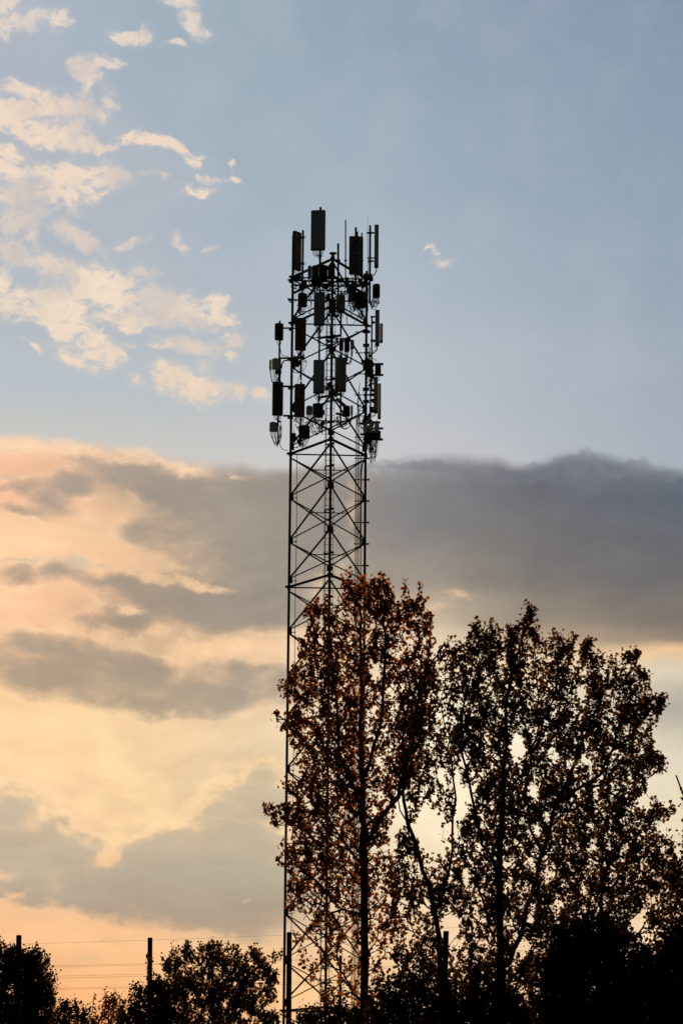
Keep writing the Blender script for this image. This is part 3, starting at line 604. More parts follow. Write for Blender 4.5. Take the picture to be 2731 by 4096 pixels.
for x, ys in ((1222, (150, 490, 830, 1160)), (1268, (110, 320, 880, 1120))):
    for yy in ys: arm('leg_bracket', [(B(x - 18, yy, 132.9), B(x + 12, yy + 8, 132.9), .09), (B(x - 30, yy, 132.9), B(x + 25, yy, 132.9), .02)])
rr_ = random.Random(44)
for fn, x0, x1, y0, y1, d, n in ((A, 560, 850, 880, 980, 130.8, 9), (A, 960, 1180, 900, 1060, 132.4, 9), (A, 320, 480, 880, 1080, 132.6, 7), (A, 740, 900, 1080, 1330, 130.6, 8), (B, 330, 480, 480, 640, 132.7, 7), (B, 740, 850, 280, 440, 130.4, 7),
        (B, 740, 850, 800, 960, 130.4, 6), (B, 1140, 1260, 480, 760, 132.8, 9), (B, 1140, 1260, 1180, 1500, 132.8, 10), (B, 640, 700, 1040, 1290, 130.9, 5), (B, 330, 440, 1380, 1520, 132.7, 5), (A, 1160, 1260, 840, 960, 132.9, 5), (B, 1200, 1270, 880, 1160, 132.9, 5)):
    for _ in range(int(n * 1.7)):
        MB().box(fn(rr_.uniform(x0, x1), rr_.uniform(y0, y1), d + rr_.uniform(-.1, .1)), (rr_.uniform(.06, .22), rr_.uniform(.05, .14), rr_.uniform(.05, .20)), yawm(rr_.uniform(-40, 40)), .008).build(rr_.choice(('junction_box', 'clamp', 'bracket')), rr_.choice((STEEL, RRUD)), tower)
# cable tangles at the head (parts of the mast)
def tangle(fn, x0, x1, y0, y1, d, n, seed):
    rr = random.Random(seed)
    for _ in range(n):
        pts = []; x = rr.uniform(x0, x1); y = rr.uniform(y0, y0 + (y1 - y0) * .4)
        for k in range(5): pts.append(fn(x, y, d + rr.uniform(-.15, .15))); x += rr.uniform(-70, 70); x = min(max(x, x0), x1); y += rr.uniform(-.15, .45) * (y1 - y0)
        MB().tube(curve_pts(pts, 6), rr.uniform(.009, .017), 5).build('cable', RUBBER, tower)
tangle(A, 540, 980, 900, 1060, 130.7, 40, 1); tangle(A, 370, 560, 960, 1280, 132, 12, 2); tangle(A, 960, 1200, 930, 1300, 132.5, 20, 3)
tangle(B, 350, 500, 500, 680, 132, 9, 4); tangle(B, 1080, 1170, 680, 1300, 132.6, 4, 5); tangle(B, 360, 520, 1230, 1480, 132.3, 9, 6); tangle(B, 1160, 1300, 1380, 1560, 132.8, 12, 7); tangle(B, 730, 860, 280, 520, 130.5, 8, 8); tangle(A, 740, 900, 1180, 1400, 130.5, 8, 9); tangle(A, 1190, 1330, 1100, 1250, 132.9, 6, 10); tangle(B, 560, 720, 1180, 1330, 130.8, 6, 11); tangle(B, 1210, 1300, 380, 600, 132.9, 4, 12)
for pts in ([(735, 1290), (742, 1370), (768, 1430), (772, 1540)],):
    MB().tube(curve_pts([A(x, y, 130.5) for x, y in pts]), .02, 6).build('cable', RUBBER, tower)
MB().tube(curve_pts([B(x, y, 130.6) for x, y in ((625, 150), (630, 320), (660, 375), (710, 370), (750, 330))]), .018, 6).build('cable', RUBBER, tower)
MB().tube(curve_pts([B(x, y, 132.9) for x, y in ((205, 410), (215, 470), (250, 495), (300, 505))]), .012, 6).build('cable', RUBBER, tower)
MB().tube(curve_pts([B(x, y, 132.9) for x, y in ((215, 640), (225, 580), (250, 550), (290, 545))]), .03, 6).build('cable', RUBBER, tower)
MB().tube(curve_pts([B(x, y, 132.9) for x, y in ((210, 1260), (215, 1400), (200, 1500), (230, 1560), (290, 1574))]), .014, 6).build('cable', RUBBER, tower)

# ------------------------------------------------------------------ trees
def inside(poly, X, Y):
    n = len(poly); c = np.zeros(len(X), bool); px = np.array([p[0] for p in poly], float); py = np.array([p[1] for p in poly], float); j = n - 1
    for i in range(n):
        cond = ((py[i] > Y) != (py[j] > Y)); den = (py[j] - py[i]) or 1e-9
        c ^= cond & (X < (px[j] - px[i]) * (Y - py[i]) / den + px[i]); j = i
    return c
def to_world(X, Y, dep):
    M3 = np.array(CM.to_3x3()); d = np.stack([(X - CX) / F, -(Y - CY) / F, -np.ones_like(X)], 1) @ M3.T
    return np.array(CAM) + d * (dep / d[:, 1])[:, None]
def tree(name, label, cat, poly, trunkx, D, limbs, nclump, leaves_per, leaf_px, lm, holes=(), depth_k=.75, hole_keep=.0, group=None, base_r=.13, clump_r=.26, dens_noise=.9, seed=0, ygrad=None, gapscale=.9, tip_r=.006, jit=0.0, latk=.30, extra=()):
    rng = np.random.default_rng(seed); poly = [(float(a), float(b)) for a, b in poly]
    x0 = min(p[0] for p in poly); x1 = max(p[0] for p in poly); y0 = min(p[1] for p in poly); y1 = max(p[1] for p in poly)
    # left and right extent of the crown for every row give its depth there
    rows = np.linspace(y0, y1, 140); gx = np.linspace(x0, x1, 160); ext = []
    for r_ in rows:
        m = inside(poly, gx, np.full_like(gx, r_)); ext.append((gx[m].min(), gx[m].max()) if m.any() else (np.nan, np.nan))
    ext = np.array(ext)
    for k in range(2):
        e = ext[:, k]; ok = ~np.isnan(e); ext[:, k] = np.interp(rows, rows[ok], e[ok])
    ker = np.ones(13) / 13; hw = np.convolve(np.pad((ext[:, 1] - ext[:, 0]) / 2, 6, 'edge'), ker, 'valid'); mx = np.convolve(np.pad((ext[:, 1] + ext[:, 0]) / 2, 6, 'edge'), ker, 'valid')
    ppm = F / (D * 1.03)
    P = []
    for ex, ey in extra: P.append(to_world(np.array([float(ex)]), np.array([float(ey)]), np.array([D + rng.uniform(-.4, .4)]))[0])
    while len(P) < nclump:
        X = rng.uniform(x0, x1, 4000); Y = rng.uniform(y0, y1, 4000); m = inside(poly, X, Y)
        for hx, hy, ha, hb in holes:
            hh = ((X - hx) / ha) ** 2 + ((Y - hy) / hb) ** 2 < 1; m &= ~(hh & (rng.random(4000) > hole_keep))
        if ygrad: m &= rng.random(4000) < np.interp(Y, [g[0] for g in ygrad], [g[1] for g in ygrad])
        X = X[m]; Y = Y[m]; h = np.interp(Y, rows, hw); cxr = np.interp(Y, rows, mx)
        t = np.sqrt(np.clip(1 - ((X - cxr) / (h * 1.05)) ** 2, .04, 1)); dy = rng.uniform(-1, 1, len(X)) * t * h / ppm * depth_k
        Q = to_world(X, Y, D + dy)
        for q in Q:
            nz = mnoise.noise(Vector(q) / gapscale + Vector((seed * 3.1, 0, 0)))
            if nz * dens_noise * 2.2 > rng.random() * 1.3 - .95: P.append(q)
            if len(P) >= nclump: break
    P = np.array(P); P = P + rng.normal(0, 1, P.shape) * jit * rng.random((len(P), 1)) ** 2
    base = to_world(np.array([trunkx]), np.array([YH - 30.0]), np.array([D]))[0]; base[2] = 0
    root = empty(name, Vector(base), label, cat, group)
    # skeleton
    nodes = []; par = []
    def addline(pts, attach):
        prev = attach
        for a, b in zip(pts[:-1], pts[1:]):
            L = np.linalg.norm(b - a); n = max(1, int(L / .35))
            for k in range(1, n + 1):
                q = a + (b - a) * k / n + rng.normal(0, .022, 3) * (0.3 if attach == 0 else 1.3); nodes.append(q); par.append(prev); prev = len(nodes) - 1
        return prev
    nodes.append(base - np.array([0, 0, .3])); par.append(-1)
    first = True; minr = {}
    for pl in limbs:
        dyl = pl[0]; rr = pl[1]
        pts = [to_world(np.array([float(x)]), np.array([float(y)]), np.array([D + dd]))[0] for (x, y), dd in zip(pl[2], np.linspace(dyl[0], dyl[1], len(pl[2])))]
        if first: pts = [base] + pts; att = 0; first = False
        else:
            nn = np.array(nodes); att = int(np.argmin(np.linalg.norm(nn - pts[0], axis=1))); pts = [nn[att]] + pts
        i0 = len(nodes); addline(pts, att)
        for i in range(i0, len(nodes)): minr[i] = rr[0] + (rr[1] - rr[0]) * (i - i0) / max(1, len(nodes) - i0)
    nn = np.array(nodes); dist = np.min(np.linalg.norm(P[:, None, :] - nn[None, :, :], axis=2), axis=1)
    order = np.argsort(dist); buf = np.zeros((len(nodes) + nclump * 8, 3)); cnt = len(nodes); buf[:cnt] = nn; ends = np.zeros(nclump, int); dirs = np.zeros((nclump, 3))
    for oi in order:
        p = P[oi]; d = p - buf[:cnt]; L = np.linalg.norm(d, axis=1) + 1e-6; up = d[:, 2] / L
        cost = L * (1 + np.clip(.55 - up, 0, 2) * 1.3); cost[0] = 1e9
        q = int(np.argmin(cost)); v = p - buf[q]; L_ = L[q]; n = int(min(7, max(1, round(L_ / .22)))); pr = q
        bow = np.array([rng.normal(0, .05), rng.normal(0, .05), -.10]) * L_
        for k in range(1, n + 1):
            t = k / n; buf[cnt] = buf[q] + v * t + bow * math.sin(math.pi * t) + (rng.normal(0, .012, 3) if k < n else 0); par.append(pr); pr = cnt; cnt += 1
        ends[oi] = pr; dirs[oi] = v / L_
    nodes = buf[:cnt]; w = np.zeros(cnt); w[ends] += 1
    for i in range(cnt - 1, 0, -1):
        if par[i] >= 0: w[par[i]] += w[i]
    rad = tip_r * np.maximum(w, 1) ** .40; rad = np.minimum(rad, base_r)
    for i, r_ in minr.items(): rad[i] = max(r_, min(rad[i], r_ * 1.2))
    rad[0] = max(base_r, limbs[0][1][0]) * 1.2 if limbs else base_r
    V = []; Fc = []; n = 6
    ang = np.arange(n) * 2 * math.pi / n
    for i in range(1, cnt):
        a = nodes[par[i]]; b = nodes[i]; t = b - a; L = np.linalg.norm(t)
        if L < 1e-4: continue
        t /= L; ref = np.array([1, 0, 0]) if abs(t[0]) < .8 else np.array([0, 1., 0]); u = np.cross(t, ref); u /= np.linalg.norm(u); v = np.cross(t, u)
        ra = min(rad[par[i]], rad[i] * 1.6); rb = rad[i]; a = a - t * rb * .4
        ring = np.cos(ang)[:, None] * u + np.sin(ang)[:, None] * v; i0 = len(V)
        V.extend(a + ring * ra); V.extend(b + ring * rb)
        for k in range(n): Fc.append((i0 + k, i0 + (k + 1) % n, i0 + n + (k + 1) % n, i0 + n + k))
    me = bpy.data.meshes.new('trunk'); me.from_pydata([tuple(v) for v in V], [], Fc); me.materials.append(BARK); me.polygons.foreach_set('use_smooth', [True] * len(Fc)); link('trunk', me, root)
    # leaves: a short spray along each twig end
    N = nclump * leaves_per; ci = np.repeat(np.arange(nclump), leaves_per)
    keep = rng.random(N) < np.repeat(rng.uniform(.55, 1.0, nclump), leaves_per); ci = ci[keep]; N = len(ci)
    dv = dirs[ci] * .45 + np.array([0, 0, .85]); dv /= np.linalg.norm(dv, axis=1)[:, None]
    cr = clump_r * np.repeat(rng.uniform(.6, 1.2, nclump), leaves_per)[keep]
    pos = P[ci] + dv * (rng.uniform(-1.15, 1.0, N) * cr)[:, None] + rng.normal(0, latk, (N, 3)) * cr[:, None]
    # petiole direction outwards, drooping
    sz = leaf_px / ppm * rng.uniform(.55, 1.3, N)
    nrm = rng.normal(0, 1, (N, 3)); nrm /= np.linalg.norm(nrm, axis=1)[:, None]
    ax = rng.normal(0, 1, (N, 3)) + np.array([0, 0, -.9]); ax -= nrm * (ax * nrm).sum(1)[:, None]; ax /= np.linalg.norm(ax, axis=1)[:, None]
    sd_ = np.cross(nrm, ax)
    # broad heart-shaped leaf folded along its midrib
    T = np.array([(-.5, 0, 0), (-.42, .30, .10), (-.05, .46, .16), (.30, .22, .07), (.60, 0, -.03), (.30, -.22, .07), (-.05, -.46, .16), (-.42, -.30, .10)])
    vv = pos[:, None, :] + sz[:, None, None] * (T[None, :, 0, None] * ax[:, None, :] + T[None, :, 1, None] * sd_[:, None, :] + T[None, :, 2, None] * nrm[:, None, :])
    vv = vv.reshape(-1, 3); me = bpy.data.meshes.new('crown'); me.vertices.add(len(vv)); me.vertices.foreach_set('co', vv.astype(np.float32).ravel())
    k = np.arange(N)[:, None] * 8; f1 = k + np.array([[0, 1, 2, 3, 4]]); f2 = k + np.array([[0, 4, 5, 6, 7]]); idx = np.concatenate([f1, f2], 1).ravel()
    me.loops.add(len(idx)); me.loops.foreach_set('vertex_index', idx.astype(np.int32)); me.polygons.add(2 * N); me.polygons.foreach_set('loop_start', np.arange(0, 10 * N, 5, dtype=np.int32)); me.polygons.foreach_set('loop_total', np.full(2 * N, 5, np.int32))
    me.update(calc_edges=True); me.materials.append(lm); link('crown', me, root)
    return root

T1 = [(1225, 2425), (1240, 2415), (1264, 2400), (1275, 2440), (1300, 2402), (1318, 2400), (1330, 2445), (1352, 2432), (1350, 2395), (1362, 2360), (1372, 2312), (1388, 2320), (1400, 2276), (1408, 2305), (1424, 2316), (1446, 2302), (1464, 2345),
      (1474, 2330), (1484, 2306), (1488, 2345), (1500, 2325), (1514, 2298), (1548, 2320), (1554, 2368), (1574, 2372), (1586, 2410), (1600, 2420), (1606, 2370), (1618, 2316), (1632, 2370), (1648, 2400), (1660, 2410), (1668, 2370), (1681, 2330), (1694, 2380), (1706, 2440), (1724, 2438), (1735, 2500), (1742, 2560), (1700, 2620), (1740, 2700), (1710, 2780), (1740, 2880), (1690, 2960), (1690, 3060),
      (1650, 3130), (1590, 3190), (1575, 3260), (1560, 3350), (1570, 3440), (1600, 3520), (1580, 3620), (1600, 3720), (1540, 3830), (1520, 3960), (1420, 4040), (1340, 4010), (1250, 3980), (1232, 3900), (1200, 3830), (1165, 3800), (1170, 3755), (1250, 3705), (1259, 3660), (1210, 3662), (1150, 3640), (1138, 3600), (1150, 3565), (1152, 3535), (1172, 3510), (1150, 3475), (1112, 3440), (1122, 3384), (1163, 3348),
      (1178, 3322), (1148, 3302), (1130, 3270), (1107, 3304), (1076, 3276), (1056, 3242), (1049, 3203), (1080, 3215), (1110, 3228), (1153, 3215), (1178, 3190), (1160, 3162), (1122, 3130), (1150, 3130), (1180, 3148), (1224, 3100), (1184, 3060), (1220, 3026), (1178, 2986), (1150, 2952), (1168, 2925), (1138, 2912), (1115, 2890), (1100, 2852), (1125, 2870), (1153, 2858), (1200, 2822), (1150, 2784), (1125, 2758), (1114, 2722), (1135, 2735), (1160, 2745), (1152, 2700), (1180, 2667), (1208, 2653), (1198, 2629), (1201, 2560), (1240, 2548), (1229, 2523), (1233, 2481), (1218, 2455)]
tree('poplar_tree', 'tall poplar with red-brown backlit leaves standing in front of the lattice mast', 'tree', T1, 1462, 88, [
    ((0, 0), (.135, .12), [(1458, 3900), (1456, 3420)]), ((0, .2), (.09, .03), [(1450, 3250), (1447, 3000), (1446, 2700), (1442, 2420)]),
    ((0, -.5), (.06, .02), [(1480, 3363), (1510, 3287), (1561, 3236), (1592, 3190), (1620, 3080), (1660, 2900), (1690, 2600)]), ((0, .8), (.055, .02), [(1439, 3210), (1398, 3123), (1357, 3006), (1350, 2904), (1335, 2700), (1300, 2480)]),
    ((0, -.8), (.055, .02), [(1464, 3108), (1490, 3000), (1512, 2904), (1526, 2827), (1545, 2600), (1540, 2380)]), ((0, 1.2), (.03, .012), [(1430, 3450), (1330, 3300), (1250, 3200), (1150, 3245)]), ((0, -1.), (.03, .012), [(1440, 3660), (1370, 3640), (1300, 3560), (1190, 3450)])],
    3500, 8, 14.0, LEAF_RED, holes=[(1270, 2830, 18, 14), (1585, 2620, 20, 34), (1290, 3740, 22, 30), (1350, 3662, 22, 10), (1365, 2470, 12, 30), (1475, 2560, 12, 34), (1365, 2645, 22, 16), (1500, 2690, 22, 40), (1395, 2560, 14, 26), (1245, 3830, 20, 25), (1290, 3920, 30, 30), (1400, 3780, 22, 40), (1200, 3700, 40, 16), (1560, 2760, 24, 20), (1440, 3640, 12, 10)],
    ygrad=[(2280, 1), (3300, .85), (3600, .62), (3720, .40), (3850, .28), (4050, .2)], base_r=.12, seed=3, latk=.42, clump_r=.125, dens_noise=.5, tip_r=.005,
    extra=[(1400, 2285), (1402, 2305), (1405, 2325), (1448, 2312), (1450, 2335), (1484, 2316), (1486, 2338), (1515, 2308), (1514, 2330), (1546, 2330), (1573, 2382), (1618, 2326), (1618, 2346), (1616, 2370), (1681, 2340), (1681, 2362), (1683, 2386), (1715, 2450), (1232, 2430), (1264, 2410), (1310, 2410), (1122, 2728), (1128, 2750), (1145, 2768), (1165, 2775),
           (1106, 2858), (1112, 2880), (1130, 2905), (1150, 2895), (1170, 2880), (1130, 3133), (1150, 3148), (1165, 3160), (1056, 3210), (1062, 3238), (1080, 3225), (1085, 3265), (1105, 3295), (1110, 3235), (1130, 3225), (1148, 3240), (1112, 3440), (1125, 3390), (1130, 3420), (1145, 3595), (1160, 3540), (1190, 3740)])
T3 = [(1745, 2600), (1760, 2570), (1780, 2580), (1792, 2545), (1811, 2534), (1830, 2580), (1850, 2580), (1850, 2700), (1880, 2850), (1850, 2960), (1830, 3060), (1800, 3140), (1840, 3240), (1790, 3290), (1730, 3240), (1700, 3190), (1680, 3260), (1650, 3290), (1600, 3320), (1580, 3430), (1560, 3560), (1560, 3800), (1600, 4000), (1640, 4150), (1880, 4150), (1900, 3900), (1860, 3560), (1830, 3440), (1790, 3400), (1740, 3420), (1690, 3420), (1640, 3330), (1640, 3240), (1600, 3100), (1570, 2950), (1600, 2800), (1650, 2700), (1700, 2620)]
tree('poplar_tree', 'slender leaning poplar between the mast poplar and the broad right-hand poplar', 'tree', T3, 1768, 92, [
    ((0, 0), (.11, .08), [(1766, 4096), (1755, 3740), (1733, 3640)]), ((0, 0), (.07, .05), [(1690, 3480), (1660, 3363), (1636, 3290), (1612, 3150)]), ((0, .3), (.045, .02), [(1606, 3050), (1625, 2850), (1690, 2700), (1780, 2580)]),
    ((0, -.3), (.03, .015), [(1640, 3355), (1622, 3290), (1600, 3240), (1590, 3180)]), ((0, .6), (.04, .015), [(1760, 3600), (1800, 3450), (1820, 3200), (1800, 3000), (1760, 2800)]), ((0, .6), (.03, .012), [(1720, 3600), (1660, 3560), (1600, 3450)])],
    1500, 8, 14.0, LEAF_OLIVE, holes=[(1800, 3690, 34, 55), (1815, 3770, 40, 30), (1600, 3640, 22, 30), (1690, 3640, 22, 30), (1655, 3880, 30, 30), (1560, 3760, 26, 30), (1730, 3340, 60, 60), (1610, 3280, 30, 40), (1760, 3860, 14, 40), (1650, 3740, 16, 20)], base_r=.11, seed=5, latk=.42, clump_r=.13, dens_noise=.6, tip_r=.005, ygrad=[(2500, .55), (3100, .6), (3400, .9), (3700, .75), (4100, .9)])
T2 = [(1800, 2640), (1830, 2600), (1872, 2590), (1872, 2543), (1890, 2490), (1905, 2475), (1920, 2490), (1935, 2520), (1950, 2510), (1968, 2486), (1980, 2520), (1996, 2515), (2003, 2595), (2022, 2560), (2029, 2508), (2050, 2510), (2072, 2492), (2092, 2500), (2095, 2450), (2112, 2420), (2124, 2440), (2142, 2438), (2146, 2500), (2142, 2535), (2165, 2560), (2180, 2540), (2205, 2545), (2216, 2508), (2230, 2545), (2262, 2555), (2295, 2540), (2300, 2580), (2285, 2640), (2290, 2670), (2316, 2650), (2318, 2595), (2340, 2570), (2360, 2550), (2374, 2590), (2368, 2630), (2398, 2600), (2415, 2640), (2430, 2680), (2445, 2625), (2475, 2608), (2500, 2625), (2520, 2598), (2560, 2612), (2558, 2680), (2592, 2700), (2595, 2780), (2620, 2800), (2640, 2780), (2665, 2787), (2655, 2830), (2635, 2860), (2600, 2940), (2615, 3000), (2655, 3030), (2652, 3080), (2600, 3080), (2575, 3110), (2575, 3170), (2520, 3180),
      (2560, 3250), (2610, 3250), (2612, 3190), (2640, 3230), (2690, 3205), (2705, 3250), (2670, 3270), (2640, 3290), (2600, 3300), (2640, 3340), (2690, 3380), (2680, 3440), (2720, 3500), (2740, 3620), (2640, 3700), (2560, 3760), (2400, 3800), (2350, 4000), (2300, 4180), (1900, 4180), (1860, 4000), (1880, 3800), (1860, 3600), (1850, 3450), (1760, 3370), (1770, 3300), (1840, 3290), (1870, 3250), (1900, 3180), (1840, 3120), (1800, 3000), (1820, 2900), (1790, 2800)]
tree('poplar_tree', 'broad many-stemmed poplar with dark leaves filling the right of the picture', 'tree', T2, 2010, 84, [
    ((0, 0), (.14, .10), [(2008, 4096), (1998, 3750), (1996, 3450)]), ((0, .2), (.085, .02), [(2003, 3250), (2016, 3050), (2018, 2900), (2040, 2700), (2100, 2480)]), ((0, -.4), (.035, .012), [(2035, 3180), (2090, 3090), (2112, 3040), (2190, 2900), (2230, 2700), (2240, 2570)]),
    ((0, .5), (.04, .015), [(1980, 3480), (1920, 3330), (1897, 3240), (1871, 3122), (1840, 3003), (1850, 2850), (1900, 2600)]), ((0, -.8), (.065, .018), [(2040, 3850), (2110, 3640), (2158, 3450), (2215, 3250), (2320, 3000), (2400, 2800), (2440, 2680)]),
    ((0, 1.), (.035, .012), [(2170, 3420), (2120, 3300), (2100, 3150), (2150, 2900), (2140, 2600)]), ((0, -1.), (.04, .015), [(2250, 3200), (2400, 3100), (2480, 2900), (2540, 2700)]), ((0, 1.), (.06, .02), [(2410, 3750), (2405, 3500), (2415, 3300), (2500, 3150)]), ((0, 0), (.03, .01), [(2440, 3400), (2560, 3320), (2680, 3230)]), ((0, -.5), (.03, .01), [(1960, 3700), (1900, 3500), (1860, 3420)])],
    7000, 8, 14.0, LEAF_OLIVE, holes=[(2325, 2770, 26, 44), (2456, 2785, 26, 18), (2068, 2990, 40, 60), (1858, 3036, 22, 44), (1885, 3160, 26, 56), (2325, 3161, 20, 16), (2206, 3010, 22, 18), (2120, 3680, 20, 28), (2085, 3790, 32, 44), (2134, 3325, 30, 30), (1912, 3397, 18, 34), (2120, 3170, 20, 30), (2015, 2630, 12, 44), (2440, 2700, 10, 30), (2190, 3500, 30, 24), (2240, 3620, 24, 22), (2550, 3690, 40, 50), (2100, 3960, 20, 26), (2600, 3600, 40, 16), (2070, 2860, 18, 14), (2500, 3400, 14, 18), (1880, 2720, 12, 30)],
    base_r=.15, seed=8, latk=.42, clump_r=.13, tip_r=.005,
    extra=[(2112, 2428), (2116, 2450), (2118, 2475), (2130, 2445), (2030, 2515), (2216, 2516), (2294, 2548), (1905, 2483), (1908, 2505), (1967, 2493), (1995, 2522), (2355, 2558), (2360, 2580), (2440, 2632), (2520, 2606), (2555, 2620), (2660, 2790), (2640, 2810), (2650, 3040), (2630, 3060), (2600, 3050), (2690, 3215), (2670, 3250), (2640, 3235), (2620, 3260)], ygrad=[(2400, .95), (2900, 1), (4100, 1)], gapscale=.8)
TR = [(2690, 3120), (2712, 3095), (2740, 3110), (2780, 3080), (2900, 3150), (3050, 3300), (3100, 3600), (3080, 3900), (3000, 4200), (2640, 4200), (2600, 3900), (2640, 3720), (2700, 3560), (2660, 3480), (2690, 3440), (2715, 3400), (2700, 3330), (2715, 3290), (2730, 3250), (2735, 3180)]
tree('broadleaf_tree', 'dark tree cut off by the right edge of the picture', 'tree', TR, 2860, 86, [((0, 0), (.14, .08), [(2860, 4096), (2850, 3600)]), ((0, 0), (.05, .02), [(2840, 3450), (2780, 3300), (2735, 3180), (2695, 3105)]), ((0, 0), (.05, .02), [(2860, 3400), (2900, 3200)])],
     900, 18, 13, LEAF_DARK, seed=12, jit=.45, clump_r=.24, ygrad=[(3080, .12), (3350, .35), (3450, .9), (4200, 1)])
TD = [(2160, 4150), (2176, 3980), (2172, 3860), (2200, 3800), (2259, 3730), (2300, 3690), (2344, 3662), (2400, 3668), (2440, 3690), (2480, 3735), (2520, 3770), (2560, 3800), (2600, 3815), (2640, 3760), (2690, 3700), (2731, 3690), (2850, 3700), (2950, 3850), (2980, 4200), (2700, 4450), (2300, 4450)]
tree('evergreen_tree', 'black dense evergreen filling the lower right corner', 'tree', TD, 2500, 78, [((0, 0), (.14, .08), [(2500, 4200), (2480, 3900), (2400, 3760)]), ((0, 0), (.08, .03), [(2560, 4000), (2680, 3780)])],
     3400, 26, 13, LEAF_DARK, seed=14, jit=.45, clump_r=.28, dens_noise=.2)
TB = [(1490, 4150), (1480, 4000), (1500, 3960), (1560, 3950), (1600, 3900), (1660, 3880), (1700, 3900), (1760, 3960), (1820, 3930), (1880, 3900), (1960, 3930), (2040, 3990), (2080, 4060), (2150, 4080), (2200, 4200), (2100, 4500), (1600, 4500)]
tree('hawthorn_bush', 'dark bushy undergrowth tree below the slender leaning poplar', 'bush', TB, 1820, 80, [((0, 0), (.07, .05), [(1820, 4300), (1800, 4050)]), ((0, 0), (.04, .02), [(1700, 4200), (1640, 4000)])], 1700, 22, 13, LEAF_DARK, seed=15, jit=.45, clump_r=.26, dens_noise=.5)
TS = [(1190, 4110), (1200, 4085), (1212, 4065), (1222, 4085), (1245, 4055), (1275, 4020), (1300, 4030), (1330, 4010), (1352, 4012), (1390, 4025), (1440, 4020), (1490, 4010), (1520, 4050), (1540, 4200), (1500, 4500), (1230, 4500)]
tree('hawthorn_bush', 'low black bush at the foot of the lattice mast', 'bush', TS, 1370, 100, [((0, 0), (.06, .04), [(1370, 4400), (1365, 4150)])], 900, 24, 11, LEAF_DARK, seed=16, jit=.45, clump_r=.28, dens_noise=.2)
T4 = [(630, 3960), (660, 3908), (655, 3860), (664, 3830), (690, 3790), (712, 3785), (728, 3800), (740, 3780), (755, 3770), (770, 3800), (785, 3792), (805, 3778), (815, 3805), (830, 3775), (845, 3765), (860, 3775), (876, 3768), (890, 3800), (905, 3780), (920, 3772), (940, 3785), (960, 3800), (975, 3830), (990, 3820), (1005, 3795), (1025, 3780), (1050, 3782), (1046, 3810), (1056, 3835), (1095, 3818), (1118, 3806), (1125, 3820), (1108, 3845), (1080, 3850), (1090, 3880), (1112, 3900), (1110, 3930), (1085, 3950), (1108, 3975), (1095, 4005), (1065, 4010), (1050, 4040), (1090, 4050), (1118, 4065), (1120, 4110), (1100, 4400), (900, 4550), (720, 4500), (640, 4300), (620, 4100)]
tree('poplar_tree', 'bushy poplar at the lower left, between the second pole and the mast', 'tree', T4, 860, 128, [((0, 0), (.16, .12), [(860, 4300), (858, 4100)]), ((0, .6), (.06, .02), [(850, 4000), (845, 3850)]), ((0, -.6), (.06, .02), [(890, 4000), (960, 3880), (1030, 3810)]), ((0, 0), (.05, .02), [(800, 4000), (730, 3850)]), ((0, 0), (.04, .02), [(920, 4060), (1040, 4020)])],
     3600, 9, 11.0, LEAF_OLIVE, seed=20, latk=.42, clump_r=.16, tip_r=.005, holes=[(1000, 3850, 14, 20), (1040, 3930, 20, 14), (975, 4060, 20, 20), (700, 4080, 16, 10), (1060, 3990, 26, 12), (760, 3990, 12, 20), (900, 4010, 14, 22), (830, 4060, 12, 16), (1020, 4070, 20, 12)], dens_noise=.8)
T4b = [(478, 4130), (484, 4080), (505, 4040), (530, 3990), (545, 3990), (545, 3960), (560, 3945), (575, 3955), (592, 3925), (606, 3940), (622, 3915), (640, 3905), (660, 3930), (690, 3990), (700, 4100), (720, 4500), (500, 4500)]
tree('hawthorn_bush', 'rounded black bush around the foot of the second pole from the left', 'bush', T4b, 600, 112, [((0, 0), (.06, .05), [(600, 4400), (600, 4100)])], 1100, 24, 9.5, LEAF_DARK, seed=21, jit=.45, clump_r=.26, dens_noise=.2)
T5 = [(-320, 3910), (-200, 3810), (-90, 3785), (0, 3784), (12, 3792), (29, 3784), (48, 3796), (62, 3792), (80, 3812), (105, 3812), (125, 3805), (150, 3812), (165, 3835), (182, 3830), (200, 3855), (196, 3890), (213, 3905), (214, 3935), (236, 3950), (222, 3972), (212, 3990), (222, 4010), (228, 4060), (240, 4200), (200, 4500), (-200, 4500), (-330, 4200)]
tree('broadleaf_tree', 'dense black tree cut off by the left edge, around the leftmost pole', 'tree', T5, -50, 124, [((0, 0), (.16, .12), [(-50, 4300), (-48, 4050)]), ((0, 0), (.06, .02), [(20, 3950), (100, 3850)]), ((0, 0), (.06, .02), [(-100, 3950), (-180, 3850)])],
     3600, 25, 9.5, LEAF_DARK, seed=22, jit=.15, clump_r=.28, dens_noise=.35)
T6 = [(215, 4110), (225, 4050), (238, 4025), (247, 4010), (256, 4005), (268, 4020), (285, 4028), (294, 4015), (305, 4030), (322, 4022), (335, 4035), (346, 4040), (350, 4060), (372, 4066), (380, 4110), (370, 4500), (230, 4500)]
tree('hawthorn_bush', 'low ragged bush right of the leftmost tree', 'bush', T6, 290, 120, [((0, 0), (.05, .03), [(290, 4350), (290, 4120)])], 520, 20, 9, LEAF_DARK, seed=23, jit=.45, clump_r=.22)
T7 = [(366, 4110), (372, 4060), (392, 4045), (398, 4005), (412, 3998), (422, 3978), (438, 3972), (452, 3985), (466, 3978), (476, 3998), (486, 4000), (488, 4020), (500, 4032), (490, 4060), (486, 4110), (480, 4300), (440, 4450), (390, 4300)]
tree('birch_sapling', 'small sparse sapling with orange-lit see-through crown between two dark bushes', 'tree', T7, 436, 135, [((0, 0), (.05, .02), [(436, 4300), (434, 4050), (436, 3990)])], 420, 9, 9, LEAF_RED, seed=24, clump_r=.22)

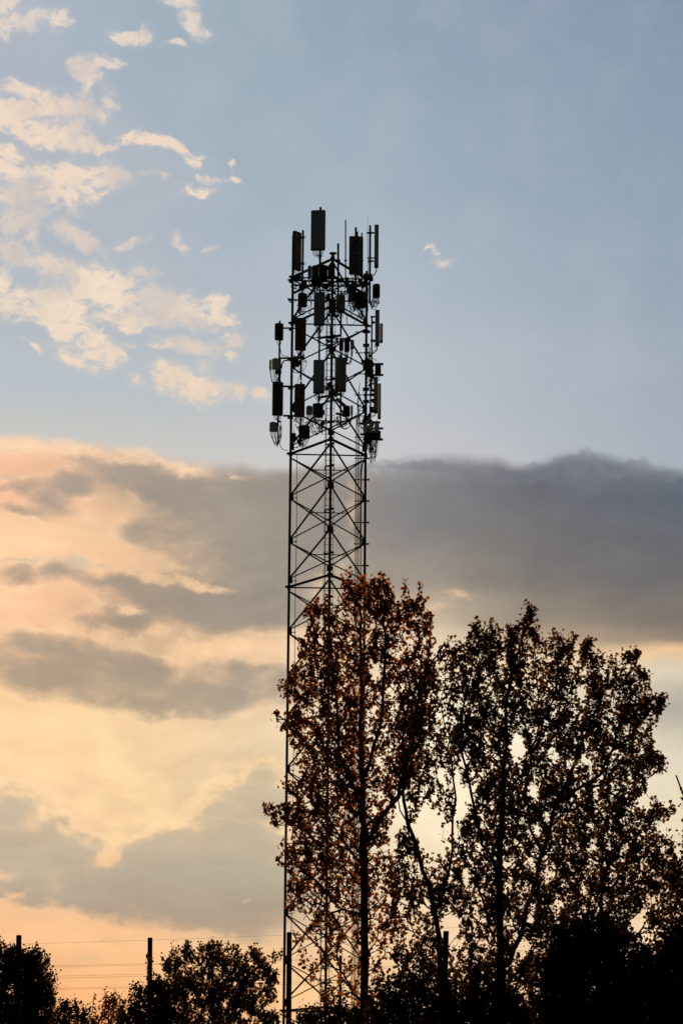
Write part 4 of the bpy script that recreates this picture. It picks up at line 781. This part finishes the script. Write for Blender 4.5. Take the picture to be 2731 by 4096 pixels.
# ------------------------------------------------------------------ poles, stub and power lines
POLES = [((77, 3745), (66, 4300), 21, 'leftmost bare wooden pole rising out of the dense left tree'), ((601, 3755), (597, 4300), 19, 'second bare wooden pole from the left, beside the bushy poplar'),
         ((1157, 3733), (1153, 4300), 20, 'bare wooden pole standing in front of the left mast leg'), ((1783, 3730), (1768, 4300), 22, 'bare wooden pole beside the slender leaning poplar, rightmost of its row')]
for (x, y), (xb, yb), wd, lb in POLES:
    d = 118 if x < 1700 else 90.5
    top = W(x, y, d); mid = W(xb, yb, d); base = top + (mid - top) * (top.z / (top.z - mid.z)); r_ = wd / 2 / (F / (d * 1.01))
    t = empty('wooden_pole', base, lb, 'pole', 'bare wooden poles in a row')
    n = 10; pts = [base.lerp(top, k / n) for k in range(n + 1)]
    MB().tube(pts, [r_ * (1.35 - .35 * k / n) for k in range(n + 1)], 14).build('shaft', WOOD, t)
    MB().tube([top + Vector((0, 0, -.02)), top + Vector((0, 0, .04))], [r_ * 1.06, r_ * .96], 14).build('pole_cap', WOOD, t)
d = 124.5; top = W(1362, 3826, d); base = Vector((top.x, d, 0))
t = empty('steel_post', base, 'slim dark post standing between the mast legs behind the poplar leaves', 'post')
MB().tube([base, Vector((top.x, d, top.z))], .055, 12).build('shaft', STEEL, t); MB().tube([Vector((top.x, d, top.z)), Vector((top.x, d, top.z + .04))], .062, 12).build('post_cap', STEEL, t)
lines = [((88, 3776), (1126, 3741), 'uppermost single power line strung across the sunset'), ((209, 3863), (664, 3852), 'upper wire of the topmost power line pair'), ((209, 3869), (664, 3858), 'lower wire of the topmost power line pair'),
         ((220, 3905), (664, 3894), 'upper wire of the middle power line pair'), ((220, 3913), (664, 3902), 'lower wire of the middle power line pair'), ((235, 3953), (561, 3946), 'upper wire of the lowest power line pair'), ((235, 3958), (561, 3952), 'lower wire of the lowest power line pair')]
for i, ((xa, ya), (xb, yb), lb) in enumerate(lines):
    sl = (yb - ya) / (xb - xa); d = 420; pts = []
    for k in range(49):
        X = -2400 + k * 150; Y = ya + (X - xa) * sl - ((X - xa) * (X - xb)) * 6e-6 - (0)
        pts.append(W(X, Y, d))
    t = empty('power_line', pts[0], lb, 'power line', 'power lines behind the trees')
    MB().tube(pts, (.014 if i == 0 else .015), 6).build('conductor', WIRE, t)
